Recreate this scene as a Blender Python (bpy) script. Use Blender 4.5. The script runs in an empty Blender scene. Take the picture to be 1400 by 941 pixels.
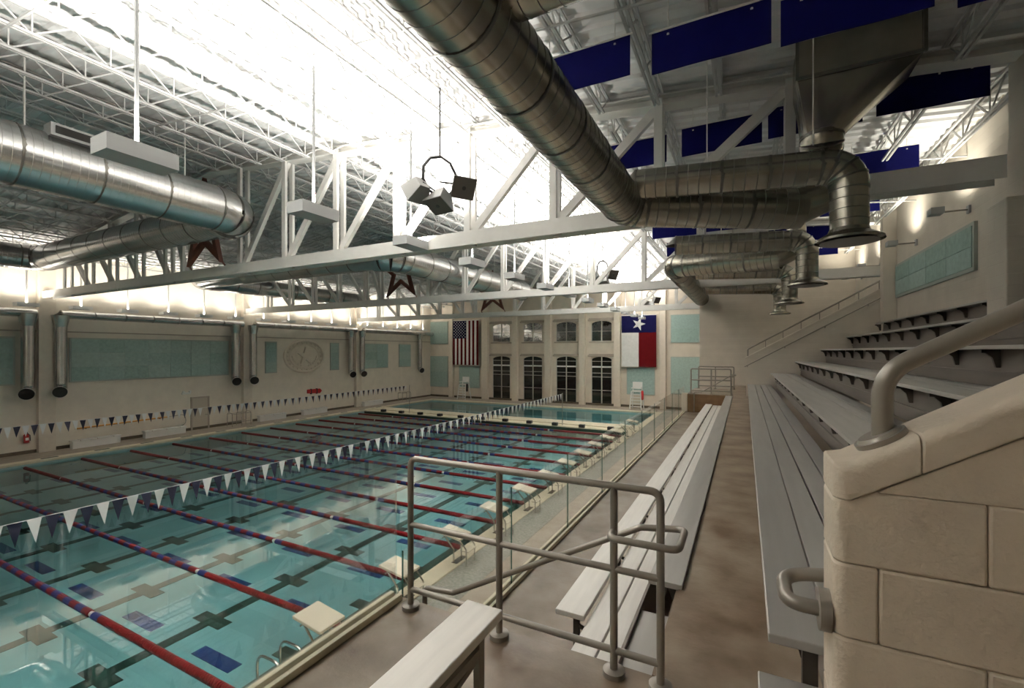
import bpy, bmesh, math, random
from mathutils import Vector, Matrix
random.seed(7)
S = bpy.context.scene
COL = S.collection
# ------------------------------------------------------------------ camera, world, exposure
ZC = 5.72                       # camera height above the water
YAW = math.radians(27.07)
F = 622.0                       # focal length in pixels of a 1400 px wide frame
HOR = 480.0
sn, cs = math.sin(YAW), math.cos(YAW)
cam = bpy.data.cameras.new('camera'); camo = bpy.data.objects.new('camera', cam); COL.objects.link(camo)
cam.sensor_width = 36.0; cam.lens = F / 1400 * 36; cam.shift_y = (HOR - 470.5) / 1400
cam.clip_start = 0.05; cam.clip_end = 300
camo.location = (0, 0, ZC); camo.rotation_euler = (math.radians(90), 0, YAW)
S.camera = camo
w = bpy.data.worlds.new('night'); S.world = w; w.use_nodes = True
w.node_tree.nodes['Background'].inputs[0].default_value = (0.02, 0.025, 0.04, 1)
w.node_tree.nodes['Background'].inputs[1].default_value = 0.3
S.view_settings.view_transform = 'Standard'; S.view_settings.look = 'None'
S.view_settings.gamma = 1; S.view_settings.use_curve_mapping = False
S.view_settings.exposure = 0.5
try:
    S.cycles.max_bounces = 9; S.cycles.diffuse_bounces = 5; S.cycles.glossy_bounces = 4
    S.cycles.transparent_max_bounces = 16; S.cycles.use_denoising = True
    S.cycles.sample_clamp_indirect = 6.0; S.cycles.caustics_reflective = False; S.cycles.caustics_refractive = False
except Exception: pass
UP_W, WALLUP_W, SCONCE_W = 510.0, 42.0, 40.0

def q(u):                       # X / Y of the vertical plane through image column u
    t = (u - 700) / F
    return (t * cs - sn) / (cs + t * sn)
def atY(u, v, Y):               # point of the plane Y = const seen at u, v
    X = q(u) * Y; d = -X * sn + Y * cs
    return Vector((X, Y, ZC + (HOR - v) * d / F))
def atX(u, v, X):
    Y = X / q(u); d = -X * sn + Y * cs
    return Vector((X, Y, ZC + (HOR - v) * d / F))

# ------------------------------------------------------------------ materials
MATS = {}
def mat(name, col, rough=0.6, metal=0.0, var=0.0, scale=4.0, bump=0.0, bscale=40.0, col2=None, spec=None, emit=None, estr=0, detail=4, stretch=None):
    if name in MATS: return MATS[name]
    m = bpy.data.materials.new(name); m.use_nodes = True; MATS[name] = m
    nt = m.node_tree; b = nt.nodes['Principled BSDF']
    b.inputs['Base Color'].default_value = (*col, 1); b.inputs['Roughness'].default_value = rough; b.inputs['Metallic'].default_value = metal
    if spec is not None: b.inputs['Specular IOR Level'].default_value = spec
    if emit: b.inputs['Emission Color'].default_value = (*emit, 1); b.inputs['Emission Strength'].default_value = estr
    if var or bump or col2:
        tc = nt.nodes.new('ShaderNodeNewGeometry')
        mp = nt.nodes.new('ShaderNodeMapping'); nt.links.new(tc.outputs['Position'], mp.inputs['Vector'])
        if stretch: mp.inputs['Scale'].default_value = stretch
    if var or col2:
        n = nt.nodes.new('ShaderNodeTexNoise'); n.inputs['Scale'].default_value = scale; n.inputs['Detail'].default_value = detail
        nt.links.new(mp.outputs['Vector'], n.inputs['Vector'])
        r = nt.nodes.new('ShaderNodeValToRGB'); nt.links.new(n.outputs['Fac'], r.inputs['Fac'])
        c2 = col2 or tuple(min(1, c * (1 + var)) for c in col)
        c1 = col if col2 else tuple(c * (1 - var) for c in col)
        r.color_ramp.elements[0].position = 0.32; r.color_ramp.elements[1].position = 0.68
        r.color_ramp.elements[0].color = (*c1, 1); r.color_ramp.elements[1].color = (*c2, 1)
        nt.links.new(r.outputs['Color'], b.inputs['Base Color'])
    if bump:
        n2 = nt.nodes.new('ShaderNodeTexNoise'); n2.inputs['Scale'].default_value = bscale; n2.inputs['Detail'].default_value = 3
        nt.links.new(mp.outputs['Vector'], n2.inputs['Vector'])
        bp = nt.nodes.new('ShaderNodeBump'); bp.inputs['Strength'].default_value = bump; bp.inputs['Distance'].default_value = 0.02
        nt.links.new(n2.outputs['Fac'], bp.inputs['Height']); nt.links.new(bp.outputs['Normal'], b.inputs['Normal'])
    return m
def block_mat(name, col, bw, bh, axis):
    """painted block wall: shallow running-bond relief too faint to be modelled at this distance"""
    m = mat(name, col, 0.7, var=0.05, scale=1.5)
    nt = m.node_tree; b = nt.nodes['Principled BSDF']
    g = nt.nodes.new('ShaderNodeNewGeometry'); s = nt.nodes.new('ShaderNodeSeparateXYZ'); c = nt.nodes.new('ShaderNodeCombineXYZ')
    nt.links.new(g.outputs['Position'], s.inputs[0]); nt.links.new(s.outputs[axis], c.inputs[0]); nt.links.new(s.outputs[2], c.inputs[1])
    br = nt.nodes.new('ShaderNodeTexBrick'); br.inputs['Scale'].default_value = 1; br.inputs['Brick Width'].default_value = bw
    br.inputs['Row Height'].default_value = bh; br.inputs['Mortar Size'].default_value = 0.008; br.inputs['Mortar Smooth'].default_value = 1
    nt.links.new(c.outputs[0], br.inputs['Vector'])
    bp = nt.nodes.new('ShaderNodeBump'); bp.invert = True; bp.inputs['Strength'].default_value = 0.35; bp.inputs['Distance'].default_value = 0.01
    nt.links.new(br.outputs['Fac'], bp.inputs['Height']); nt.links.new(bp.outputs['Normal'], b.inputs['Normal'])
    return m
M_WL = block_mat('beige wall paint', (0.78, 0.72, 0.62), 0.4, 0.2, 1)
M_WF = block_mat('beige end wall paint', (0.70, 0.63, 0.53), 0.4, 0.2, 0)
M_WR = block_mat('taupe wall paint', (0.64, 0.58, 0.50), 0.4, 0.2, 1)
M_PIL = mat('pilaster paint', (0.72, 0.65, 0.55), 0.7, var=0.04)
M_TRIM = mat('tan trim', (0.40, 0.35, 0.29), 0.7, var=0.05)
M_BASE = mat('dark base tile', (0.10, 0.08, 0.05), 0.5, var=0.2)
M_GRATE = mat('grey deck grating', (0.16, 0.17, 0.145), 0.6, col2=(0.30, 0.30, 0.26), scale=14, bump=0.4, bscale=60)
M_DECK = mat('pool deck tile', (0.34, 0.29, 0.23), 0.55, var=0.12, scale=3, bump=0.1, bscale=60)
M_CONC = mat('stained concrete', (0.12, 0.074, 0.040), 0.36, col2=(0.31, 0.25, 0.185), scale=2.1, bump=0.08, bscale=30, detail=8)
M_COPE = mat('cream coping', (0.72, 0.66, 0.50), 0.5, var=0.06)
M_ROOF = mat('roof deck white', (0.78, 0.78, 0.78), 0.6, var=0.05, scale=2)
M_STEEL = mat('white painted steel', (0.78, 0.77, 0.74), 0.45, var=0.03)
M_JOIST = mat('joist white', (0.55, 0.55, 0.545), 0.5, var=0.04)
M_DUCT = mat('galvanised duct', (0.50, 0.50, 0.49), 0.24, metal=0.94, var=0.08, scale=2.2)
M_DUCT_SHADED = mat('shade-darkened galvanised duct', (0.30, 0.285, 0.24), 0.27, metal=0.9, var=0.14, scale=2.2)  # same galvanised metal, with the overhead shade put into its colour
M_DUCTS = mat('galvanised seam', (0.16, 0.155, 0.14), 0.4, metal=0.9)
M_HOLE = mat('duct opening dark', (0.012, 0.011, 0.010), 0.8)
M_BANNER = mat('blue banner cloth', (0.004, 0.005, 0.095), 0.8, spec=0.12, var=0.06)
M_TEAL = mat('teal acoustic panel', (0.33, 0.45, 0.42), 0.85, var=0.10, scale=7, bump=0.2, bscale=25)
M_TEALS = [M_TEAL, mat('teal acoustic panel paler', (0.37, 0.48, 0.44), 0.85, var=0.10, scale=7, bump=0.2, bscale=25), mat('teal acoustic panel greener', (0.30, 0.42, 0.385), 0.85, var=0.12, scale=6, bump=0.2, bscale=25)]
M_TEALF = mat('panel frame', (0.38, 0.42, 0.38), 0.6)
M_ALU = mat('bleacher aluminium', (0.47, 0.455, 0.43), 0.34, metal=0.4, var=0.08, scale=1.5, stretch=(6, 0.5, 6))
M_ALUW = mat('bright anodised plank', (0.80, 0.775, 0.73), 0.38, metal=0.15, var=0.05, scale=3, stretch=(8, 0.6, 8))
M_RISER = mat('riser sheet', (0.15, 0.13, 0.112), 0.45, metal=0.35, var=0.08, stretch=(1, 0.4, 3))
M_BRK = mat('bracket steel', (0.07, 0.06, 0.05), 0.5, metal=0.4)
M_RAIL = mat('taupe rail paint', (0.27, 0.245, 0.21), 0.32, metal=0.25, var=0.05)
M_CMU = mat('near block paint', (0.68, 0.59, 0.48), 0.55, var=0.05, scale=6, bump=0.25, bscale=55)
M_MORT = mat('near block joint', (0.62, 0.54, 0.44), 0.7)
M_TILE = mat('pool tile', (0.40, 0.60, 0.60), 0.4, var=0.08, scale=1.0)
M_LINE = mat('dark lane tile', (0.020, 0.045, 0.030), 0.4)
M_BLUE = mat('blue lane tile', (0.010, 0.035, 0.16), 0.4)
M_RED = mat('red float', (0.16, 0.007, 0.009), 0.35)
M_RBLUE = mat('blue float', (0.02, 0.035, 0.16), 0.35)
M_WHITE = mat('white plastic', (0.80, 0.80, 0.77), 0.4)
M_NAVY = mat('navy pennant', (0.006, 0.008, 0.028), 0.6)
M_PENW = mat('white pennant', (0.78, 0.80, 0.80), 0.6)
M_BLOCK = mat('starting block top', (0.78, 0.72, 0.58), 0.6, bump=0.15, bscale=90)
M_CHROME = mat('polished steel', (0.62, 0.61, 0.58), 0.15, metal=1.0)
M_STAR = mat('rust brown star', (0.12, 0.030, 0.016), 0.5, var=0.15)
M_SPK = mat('speaker grey', (0.20, 0.20, 0.195), 0.55)
M_SPKF = mat('speaker grille', (0.07, 0.065, 0.055), 0.7, bump=0.1, bscale=120)
M_BLACK = mat('black metal', (0.012, 0.012, 0.012), 0.5)
M_FIXT = mat('fixture grey', (0.36, 0.37, 0.37), 0.5, metal=0.1)
M_ROD = mat('grey hanger rod', (0.10, 0.105, 0.105), 0.5)
M_FIXW = mat('fixture white', (0.80, 0.80, 0.78), 0.45)
M_LAMP = mat('lamp glow', (1, 1, 1), 0.5, emit=(1.0, 0.95, 0.86), estr=14)
M_MULL = mat('window mullion', (0.50, 0.47, 0.42), 0.5)
M_FRED = mat('flag red', (0.10, 0.003, 0.005), 0.8, spec=0.1, var=0.06)
M_FWHITE = mat('flag white', (0.74, 0.74, 0.72), 0.7, var=0.05)
M_FBLUE = mat('flag blue', (0.006, 0.006, 0.05), 0.8, spec=0.1, var=0.06)
M_FNAVY = mat('flag navy canton', (0.012, 0.012, 0.04), 0.8, spec=0.1)
M_WOOD = mat('brown wall face', (0.16, 0.085, 0.035), 0.5, col2=(0.22, 0.13, 0.06), scale=5)
M_ORANGE = mat('orange pole', (0.62, 0.30, 0.05), 0.5)
M_SIGNR = mat('red sign', (0.45, 0.02, 0.02), 0.5)
M_DOOR = mat('beige door', (0.50, 0.45, 0.37), 0.5)

def glassy(name, tint, gloss=1.0, rough=0.0, bump=0.0, bscale=1.0, ior=1.45, gcol=(1, 1, 1), stretch=(1, 1, 1), minrefl=0.0):
    m = bpy.data.materials.new(name); m.use_nodes = True; MATS[name] = m; nt = m.node_tree
    for n in list(nt.nodes):
        if n.type != 'OUTPUT_MATERIAL': nt.nodes.remove(n)
    o = [n for n in nt.nodes][0]
    tr = nt.nodes.new('ShaderNodeBsdfTransparent'); tr.inputs[0].default_value = (*tint, 1)
    gl = nt.nodes.new('ShaderNodeBsdfGlossy'); gl.inputs['Roughness'].default_value = rough; gl.inputs['Color'].default_value = (*gcol, 1)
    fr = nt.nodes.new('ShaderNodeFresnel'); fr.inputs['IOR'].default_value = ior
    mx = nt.nodes.new('ShaderNodeMixShader')
    mu = nt.nodes.new('ShaderNodeMath'); mu.operation = 'MULTIPLY_ADD'; mu.inputs[1].default_value = gloss; mu.inputs[2].default_value = minrefl; mu.use_clamp = True
    nt.links.new(fr.outputs[0], mu.inputs[0]); nt.links.new(mu.outputs[0], mx.inputs[0])
    nt.links.new(tr.outputs[0], mx.inputs[1]); nt.links.new(gl.outputs[0], mx.inputs[2]); nt.links.new(mx.outputs[0], o.inputs[0])
    if bump:
        g = nt.nodes.new('ShaderNodeNewGeometry'); mp = nt.nodes.new('ShaderNodeMapping'); mp.inputs['Scale'].default_value = stretch
        nt.links.new(g.outputs['Position'], mp.inputs['Vector'])
        n = nt.nodes.new('ShaderNodeTexNoise'); n.inputs['Scale'].default_value = bscale; n.inputs['Detail'].default_value = 2
        nt.links.new(mp.outputs['Vector'], n.inputs['Vector'])
        b = nt.nodes.new('ShaderNodeBump'); b.inputs['Strength'].default_value = bump; b.inputs['Distance'].default_value = 0.02
        nt.links.new(n.outputs['Fac'], b.inputs['Height']); nt.links.new(b.outputs['Normal'], gl.inputs['Normal'])
    return m
M_WATER = glassy('pool water', (0.66, 0.86, 0.88), 0.82, 0.0, 0.005, 0.7, 1.33, minrefl=0.04)
M_GLASS = glassy('clear guard glass', (0.975, 0.985, 0.98), 0.35, 0.0)
M_GEDGE = mat('glass edge green', (0.05, 0.13, 0.10), 0.2)
M_PANE = mat('dark night pane', (0.012, 0.011, 0.010), 0.04, spec=0.6)
M_PANEU = mat('upper night pane', (0.34, 0.35, 0.36), 0.04, metal=1.0, bump=0.3, bscale=3.0)

# ------------------------------------------------------------------ mesh helpers
class MB:
    def __init__(s): s.v = []; s.f = []
    def add(s, vs, fs):
        o = len(s.v); s.v += [tuple(x) for x in vs]; s.f += [tuple(i + o for i in f) for f in fs]; return s
    def box(s, x0, x1, y0, y1, z0, z1):
        return s.add([(x0,y0,z0),(x1,y0,z0),(x1,y1,z0),(x0,y1,z0),(x0,y0,z1),(x1,y0,z1),(x1,y1,z1),(x0,y1,z1)],
                     [(0,3,2,1),(4,5,6,7),(0,1,5,4),(1,2,6,5),(2,3,7,6),(3,0,4,7)])
    def bar(s, a, b, w, h, up=(0, 0, 1)):
        """rectangular bar from a to b, w sideways, h along up"""
        a = Vector(a); b = Vector(b); d = (b - a).normalized(); u = Vector(up)
        if abs(d.dot(u)) > 0.99: u = Vector((0, 1, 0))
        r = d.cross(u).normalized() * (w / 2); t = r.cross(d).normalized() * (h / 2)
        vs = [a - r - t, a + r - t, a + r + t, a - r + t, b - r - t, b + r - t, b + r + t, b - r + t]
        return s.add(vs, [(0,1,2,3),(4,7,6,5),(0,4,5,1),(1,5,6,2),(2,6,7,3),(3,7,4,0)])
    def prism(s, poly, axis, a, b):
        """2-D polygon extruded along axis from a to b: axis x -> (y,z), y -> (x,z), z -> (x,y)"""
        n = len(poly)
        def p(t, k): return (k, t[0], t[1]) if axis == 'x' else ((t[0], k, t[1]) if axis == 'y' else (t[0], t[1], k))
        vs = [p(t, a) for t in poly] + [p(t, b) for t in poly]
        return s.add(vs, [tuple(range(n)), tuple(range(2*n-1, n-1, -1))] + [(i, i+n, (i+1) % n + n, (i+1) % n) for i in range(n)])
    def tube(s, pts, r, n=10, caps=True, closed=False):
        pts = [Vector(p) for p in pts]; m = len(pts); rr = r if isinstance(r, (list, tuple)) else [r] * m
        o = len(s.v); prev = None
        for i, p in enumerate(pts):
            if closed: d = pts[(i+1) % m] - pts[i-1]
            else: d = pts[min(i+1, m-1)] - pts[max(i-1, 0)]
            d = d.normalized() if d.length > 1e-9 else Vector((0, 0, 1))
            if prev is None:
                up = Vector((0, 0, 1)) if abs(d.z) < 0.95 else Vector((1, 0, 0)); x = d.cross(up).normalized()
            else:
                x = (prev - d * prev.dot(d)); x = x.normalized() if x.length > 1e-6 else d.orthogonal().normalized()
            prev = x; y = d.cross(x)
            for k in range(n):
                a = 2 * math.pi * k / n; s.v.append(tuple(p + (x * math.cos(a) + y * math.sin(a)) * rr[i]))
        for i in range(m if closed else m - 1):
            j = (i + 1) % m
            for k in range(n):
                s.f.append((o+i*n+k, o+i*n+(k+1) % n, o+j*n+(k+1) % n, o+j*n+k))
        if caps and not closed:
            s.f.append(tuple(o + k for k in range(n-1, -1, -1))); s.f.append(tuple(o + (m-1)*n + k for k in range(n)))
        return s
    def disc(s, c, r, h, n=20): return s.tube([Vector(c), Vector(c) + Vector((0, 0, h))], r, n)
    def mesh(s, name, m, smooth=False):
        me = bpy.data.meshes.new(name); me.from_pydata(s.v, [], s.f)
        bm = bmesh.new(); bm.from_mesh(me); bmesh.ops.recalc_face_normals(bm, faces=bm.faces); bm.to_mesh(me); bm.free()
        if m: me.materials.append(m)
        if smooth:
            me.polygons.foreach_set('use_smooth', [True] * len(me.polygons))
            try: me.set_sharp_from_angle(angle=math.radians(38))
            except Exception: pass
        me.update(); return me
    def build(s, name, m, parent=None, smooth=False, bevel=0, seg=2):
        o = bpy.data.objects.new(name, s.mesh(name, m, smooth)); COL.objects.link(o)
        if parent: attach(o, parent)
        if bevel:
            b = o.modifiers.new('bevel', 'BEVEL'); b.width = bevel; b.segments = seg; b.limit_method = 'ANGLE'; b.angle_limit = math.radians(40)
        return o
def attach(o, parent):
    o.parent = parent
    loc = Vector((0, 0, 0)); p = parent            # meshes are modelled in world space: undo the parents' offsets
    while p: loc += p.location; p = p.parent
    o.location = o.location - loc
def inst(name, me, loc, parent=None, rot=(0, 0, 0), scale=(1, 1, 1)):
    o = bpy.data.objects.new(name, me); COL.objects.link(o); o.location = loc; o.rotation_euler = rot; o.scale = scale
    if parent: attach(o, parent)
    return o
def tag(o, label, cat, group=None, kind=None):
    o['label'] = label; o['category'] = cat
    if group: o['group'] = group
    if kind: o['kind'] = kind
    return o
def thing(name, loc, label, cat, group=None):
    e = bpy.data.objects.new(name, None); COL.objects.link(e); e.location = loc; e.empty_display_size = 0.2
    return tag(e, label, cat, group)
def struct(o): o['kind'] = 'structure'; return o
def fillet(pts, rad, n=6):
    pts = [Vector(p) for p in pts]; out = [pts[0]]
    for i in range(1, len(pts) - 1):
        a, b, c = pts[i-1], pts[i], pts[i+1]; d1 = (a - b).normalized(); d2 = (c - b).normalized()
        ang = d1.angle(d2); t = min(rad / math.tan(ang / 2), (a - b).length * .49, (c - b).length * .49)
        p1 = b + d1 * t; p2 = b + d2 * t
        for k in range(n + 1):
            s = k / n; out.append(p1 * (1 - s) ** 2 + b * 2 * s * (1 - s) + p2 * s ** 2)
    out.append(pts[-1]); return out
ORD = ['first', 'second', 'third', 'fourth', 'fifth', 'sixth', 'seventh', 'eighth', 'ninth', 'tenth', 'eleventh', 'twelfth', 'thirteenth', 'fourteenth', 'fifteenth', 'sixteenth', 'seventeenth', 'eighteenth', 'nineteenth', 'twentieth', 'twenty-first', 'twenty-second']

# ------------------------------------------------------------------ main dimensions
XL, XR, YF, YB = -34.3, 4.75, 45.2, -8.0          # left wall, right wall, far wall, back wall
PX0, PX1, PY0, PY1 = -31.64, -6.98, -7.0, 42.0    # pool
DZ = 0.20                                         # pool deck
PLAT = ZC - 1.835; LOW = ZC - 2.60                # spectator platform, lower floor by the glass
XG = -2.30                                        # glass line
RIDGE = -18.6
TR = [10.6, 21.9, 33.2]                           # truss lines
YE = 27.0                                         # end wall of the spectator side
def TOP(x):                                       # top of truss chord
    return ZC + (7.2 - 0.09 * (x - RIDGE) if x > RIDGE else 7.2 - 0.12 * (RIDGE - x))
CH = ZC + 3.05                                    # truss bottom chord centre

# ------------------------------------------------------------------ the shell
fl = struct(MB().box(XL, PX0 - .45, YB, YF, -.3, DZ).build('floor', M_DECK))
for nm, bxs in (('deck_slab', (PX1 + .45, XG - .05, YB, YF)), ('deck_slab', (PX0 - .45, PX1 + .45, PY1 + .45, YF)), ('deck_slab', (PX0 - .45, PX1 + .45, YB, PY0 - .45)), ('deck_slab', (XG - .05, XR, YE + .2, YF))):
    MB().box(*bxs, -.3, DZ).build(nm, M_DECK, fl)
MB().box(XG - .05, XR, YB, YE + .2, -.3, LOW - 2.9).build('deck_slab', M_DECK, fl)
basin = struct(MB().box(PX0, PX1, PY0, PY1, -1.0, -.80).build('floor_basin', M_TILE))
for b in ((PX0 - .45, PX0, PY0 - .45, PY1 + .45), (PX1, PX1 + .45, PY0 - .45, PY1 + .45), (PX0, PX1, PY1, PY1 + .45), (PX0, PX1, PY0 - .45, PY0)):
    MB().box(*b, -1.0, DZ - .1).build('basin_wall', M_TILE, basin)
for b in ((PX0 - .45, PX0 + .06, PY0 - .45, PY1 + .45), (PX1 - .06, PX1 + .45, PY0 - .45, PY1 + .45), (PX0 + .06, PX1 - .06, PY1 - .06, PY1 + .45), (PX0 + .06, PX1 - .06, PY0 - .45, PY0 + .06)):
    MB().box(*b, DZ - .1, DZ + .03).build('coping', M_COPE, basin, bevel=.02)
# dark number tiles set in the left coping
tm = MB().box(-.10, .10, -.32, .32, 0, .012).mesh('number_tile', M_LINE)
for k in range(14): inst('number_tile', tm, (PX0 - .2, 5.72 + 2.15 * k, DZ + .03), basin)
MB().box(PX1 + .46, PX1 + 1.35, YB, YF, DZ, DZ + .006).build('trench_grate', M_GRATE, basin)
# lane marks on the pool floor
line_x = [-8.5 - 2.97 * k for k in range(8)]
lm = MB().box(-.15, .15, PY0, 31.4, 0, .01).mesh('lane_line', M_LINE)
cm = MB().box(-.52, -.15, -.17, .17, 0, .01).box(.15, .52, -.17, .17, 0, .01).mesh('cross_mark', M_LINE)
bmm = MB().box(-.65, .65, -.15, .15, 0, .01).mesh('blue_mark', M_BLUE)
for i, x in enumerate(line_x):
    inst('lane_line', lm, (x, 0, -.80), basin)
    for k in range(13): inst('cross_mark', cm, (x, 4.35 + 2.15 * k, -.80), basin)
    for k in range(13):
        if x - 1.45 > PX0: inst('blue_mark', bmm, (x - 1.45, 5.72 + 2.15 * k, -.80), basin)
wt = MB().add([(PX0, PY0, 0), (PX1, PY0, 0), (PX1, PY1, 0), (PX0, PY1, 0)], [(0, 1, 2, 3)]).build('pool_water', M_WATER)
tag(wt, 'clear teal water filling the long swimming pool', 'water', kind='stuff')

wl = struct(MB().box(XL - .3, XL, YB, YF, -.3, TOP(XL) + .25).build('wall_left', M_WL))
for y in TR:
    MB().box(XL, XL + .35, y - .35, y + .35, DZ, TOP(XL) - .1).build('pilaster', M_PIL, wl, bevel=.02)
MB().box(XL, XL + .06, YB, YF, DZ, DZ + .18).build('base_strip', M_BASE, wl)
MB().box(XL, XL + .05, YB, YF, ZC + 1.05, ZC + 1.12).build('string_course', M_TRIM, wl)
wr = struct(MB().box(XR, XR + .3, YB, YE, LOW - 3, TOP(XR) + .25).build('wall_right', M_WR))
MB().box(3.85, XR, 10.4, 11.1, PLAT - .3, ZC + 2.55).build('pilaster', M_WR, wr, bevel=.02)
MB().box(4.10, XR, 10.47, 11.03, ZC + 2.55, TOP(XR) - .1).build('pilaster', M_WR, wr, bevel=.02)
MB().box(4.35, XR, 20.3, 20.65, PLAT - .3, TOP(XR) - .1).build('pilaster', M_WR, wr, bevel=.02)
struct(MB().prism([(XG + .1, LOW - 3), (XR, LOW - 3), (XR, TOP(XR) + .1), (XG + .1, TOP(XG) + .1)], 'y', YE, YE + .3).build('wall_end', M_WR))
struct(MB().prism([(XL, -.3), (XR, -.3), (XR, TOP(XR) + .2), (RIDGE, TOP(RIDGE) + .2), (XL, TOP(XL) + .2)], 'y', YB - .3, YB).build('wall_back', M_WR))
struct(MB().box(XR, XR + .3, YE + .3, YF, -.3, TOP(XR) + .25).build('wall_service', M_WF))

# far wall with eight window openings
WU = [(673.5, 697.5), (715.5, 741.5), (760.5, 788), (808.5, 836.5)]
wf = MB(); segs = []
for a, b in WU: segs.append((q(a) * YF, q(b) * YF))
zl0, zl1 = DZ + .05, ZC - .60
zu0, zu1 = atY(755, 467.5, YF).z, atY(755, 441, YF).z
ROOFZ = lambda x: TOP(x) + .2
def far_col(x0, x1, holes):
    zs = [-.3] + [z for h in holes for z in h] + [None]
    for i in range(0, len(zs), 2):
        a = zs[i]; b = zs[i+1]
        if b is None: wf.prism([(x0, a), (x1, a), (x1, ROOFZ(x1)), (x0, ROOFZ(x0))], 'y', YF, YF + .4)
        else: wf.box(x0, x1, YF, YF + .4, a, b)
xs = XL
for a, b in segs:
    if xs < RIDGE < a: far_col(xs, RIDGE, []); xs = RIDGE
    far_col(xs, a, []); far_col(a, b, [(zl0, zl1), (zu0, zu1)]); xs = b
far_col(xs, XR + .3, [])
wfo = struct(wf.build('wall_far', M_WF))
for x0, x1 in [(q(583) * YF, q(587) * YF - .2), (q(616) * YF, q(621.5) * YF), (q(661) * YF, q(669) * YF), (q(702) * YF, q(709) * YF), (q(746) * YF, q(754.5) * YF), (q(793) * YF, q(801) * YF), (q(840.5) * YF, q(849) * YF), (q(903) * YF, q(911) * YF)]:
    MB().box(x0, x1, YF - .45, YF, DZ, TOP((x0 + x1) / 2) - .1).build('pilaster', M_PIL, wfo, bevel=.02)
MB().box(XL, q(840) * YF, YF - .08, YF, DZ, DZ + .22).build('base_strip', M_BASE, wfo)
MB().box(q(849) * YF, XR, YF - .08, YF, DZ, DZ + .22).build('base_strip', M_BASE, wfo)
n = 0
for a, b in segs:
    wd = b - a; cx = (a + b) / 2
    for lo in (1, 0):
        n += 1
        z0, z1 = (zl0, zl1) if lo else (zu0, zu1)
        arc = [(cx + wd / 2 * math.cos(t), z1 - .35 + .35 * math.sin(t)) for t in [math.pi * k / 12 for k in range(13)]]
        win = struct(MB().box(a, b, YF + .10, YF + .13, z0, z1).build('window_%d' % n, M_PANE if lo else M_PANEU))
        # arched head piece fills the corners of the square opening
        for sgn in (0, 1):
            pts = arc[6:] if sgn else arc[:7]
            corner = (a, z1) if sgn else (b, z1)
            MB().prism(pts + [corner], 'y', YF + .02, YF + .30).build('arch_spandrel', M_WF, win)
        MB().box(a - .35, b + .35, YF - .16, YF, z1 + .02, z1 + .20).build('lintel', M_TRIM, win, bevel=.02)
        MB().box(a - .25, b + .25, YF - .14, YF, z1 + .20, z1 + .30).build('lintel', M_TRIM, win, bevel=.02)
        if not lo: MB().box(a - .2, b + .2, YF - .12, YF, z0 - .14, z0).build('window_sill', M_TRIM, win, bevel=.02)
        for s in (a, b): MB().box(s - .05, s + .05, YF + .02, YF + .16, z0, z1).build('frame', M_MULL, win)
        MB().box(cx - .05, cx + .05, YF + .03, YF + .15, z0, z1).build('mullion', M_MULL, win)
        H = z1 - z0
        for f, hh in (((.79, .15), (.905, .05), (.66, .05), (.58, .05), (.30, .05), (.02, .06)) if lo else ((.5, .05), (.02, .06))):
            MB().box(a, b, YF + .04, YF + .16, z0 + H * f - hh / 2, z0 + H * f + hh / 2).build('transom', M_FIXW if hh > .1 else M_MULL, win)

# ------------------------------------------------------------------ roof: ribbed deck, joists, trusses
def roof_side(xa, xb, parent=None):
    mb = MB(); y = YB; vs = []
    prof = []
    while y < YF + .3:
        prof += [(y, .06), (y + .20, .06), (y + .24, 0), (y + .32, 0)]; y += .36
    for x in (xa, xb):
        for (yy, dz) in prof: vs.append((x, yy, TOP(x) + .14 + dz))
    n_ = len(prof)
    mb.add(vs, [(i, i + 1, n_ + i + 1, n_ + i) for i in range(n_ - 1)])
    return mb
ce = struct(roof_side(XL - .3, RIDGE).build('ceiling', M_ROOF))
roof_side(RIDGE, XR + .3).build('deck_slope', M_ROOF, ce)
def joist_mesh(L):
    mb = MB(); D = .55; n = max(2, int(round(L / 1.25)))
    for sx in (-.045, .045):
        mb.box(sx - .022, sx + .022, 0, L, -.05, 0); mb.box(sx - .022, sx + .022, .5, L - .5, -D, -D + .05)
    p = L / n
    for k in range(n):
        a = (0, k * p + .02, -.03); b = (0, k * p + p / 2, -D + .03); c = (0, (k + 1) * p - .02, -.03)
        mb.bar(a, b, .03, .03); mb.bar(b, c, .03, .03); mb.bar((0, k * p + p / 2, -D), (0, k * p + p / 2, 0), .026, .026)
    return mb.mesh('joist', M_JOIST)
bays = [(YB, -.7)] + [(-.7, TR[0]), (TR[0], TR[1]), (TR[1], TR[2]), (TR[2], YF)]
for (y0, y1) in bays:
    jm = joist_mesh(y1 - y0)
    for k in range(-13, 20):
        x = RIDGE + 1.2 + 1.21 * k
        if XL + .3 < x < XR - .2 and not (y0 == -.7 and .4 < x < 2.7): inst('joist', jm, (x, y0, TOP(x) + .13), ce)
    for f in (.36, .68):
        y = y0 + (y1 - y0) * f
        for xa, xb in ((XL, RIDGE), (RIDGE, XR)):
            MB().bar((xa, y, TOP(xa) - .42), (xb, y, TOP(xb) - .42), .035, .035).build('bridging', M_JOIST, ce)
PANEL = [-31.4, -29.0, -26.6, -24.2, -21.8, -19.4 - 1.1] + [-16.7, -14.2, -11.7, -9.2, -6.7, -4.2, -1.7, .8]
TLAB = ['white steel roof truss crossing the hall to the pilaster beside the bleachers',
        'white steel roof truss across the hall, second from the wall of windows',
        'white steel roof truss across the hall, closest to the wall of windows']
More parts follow.
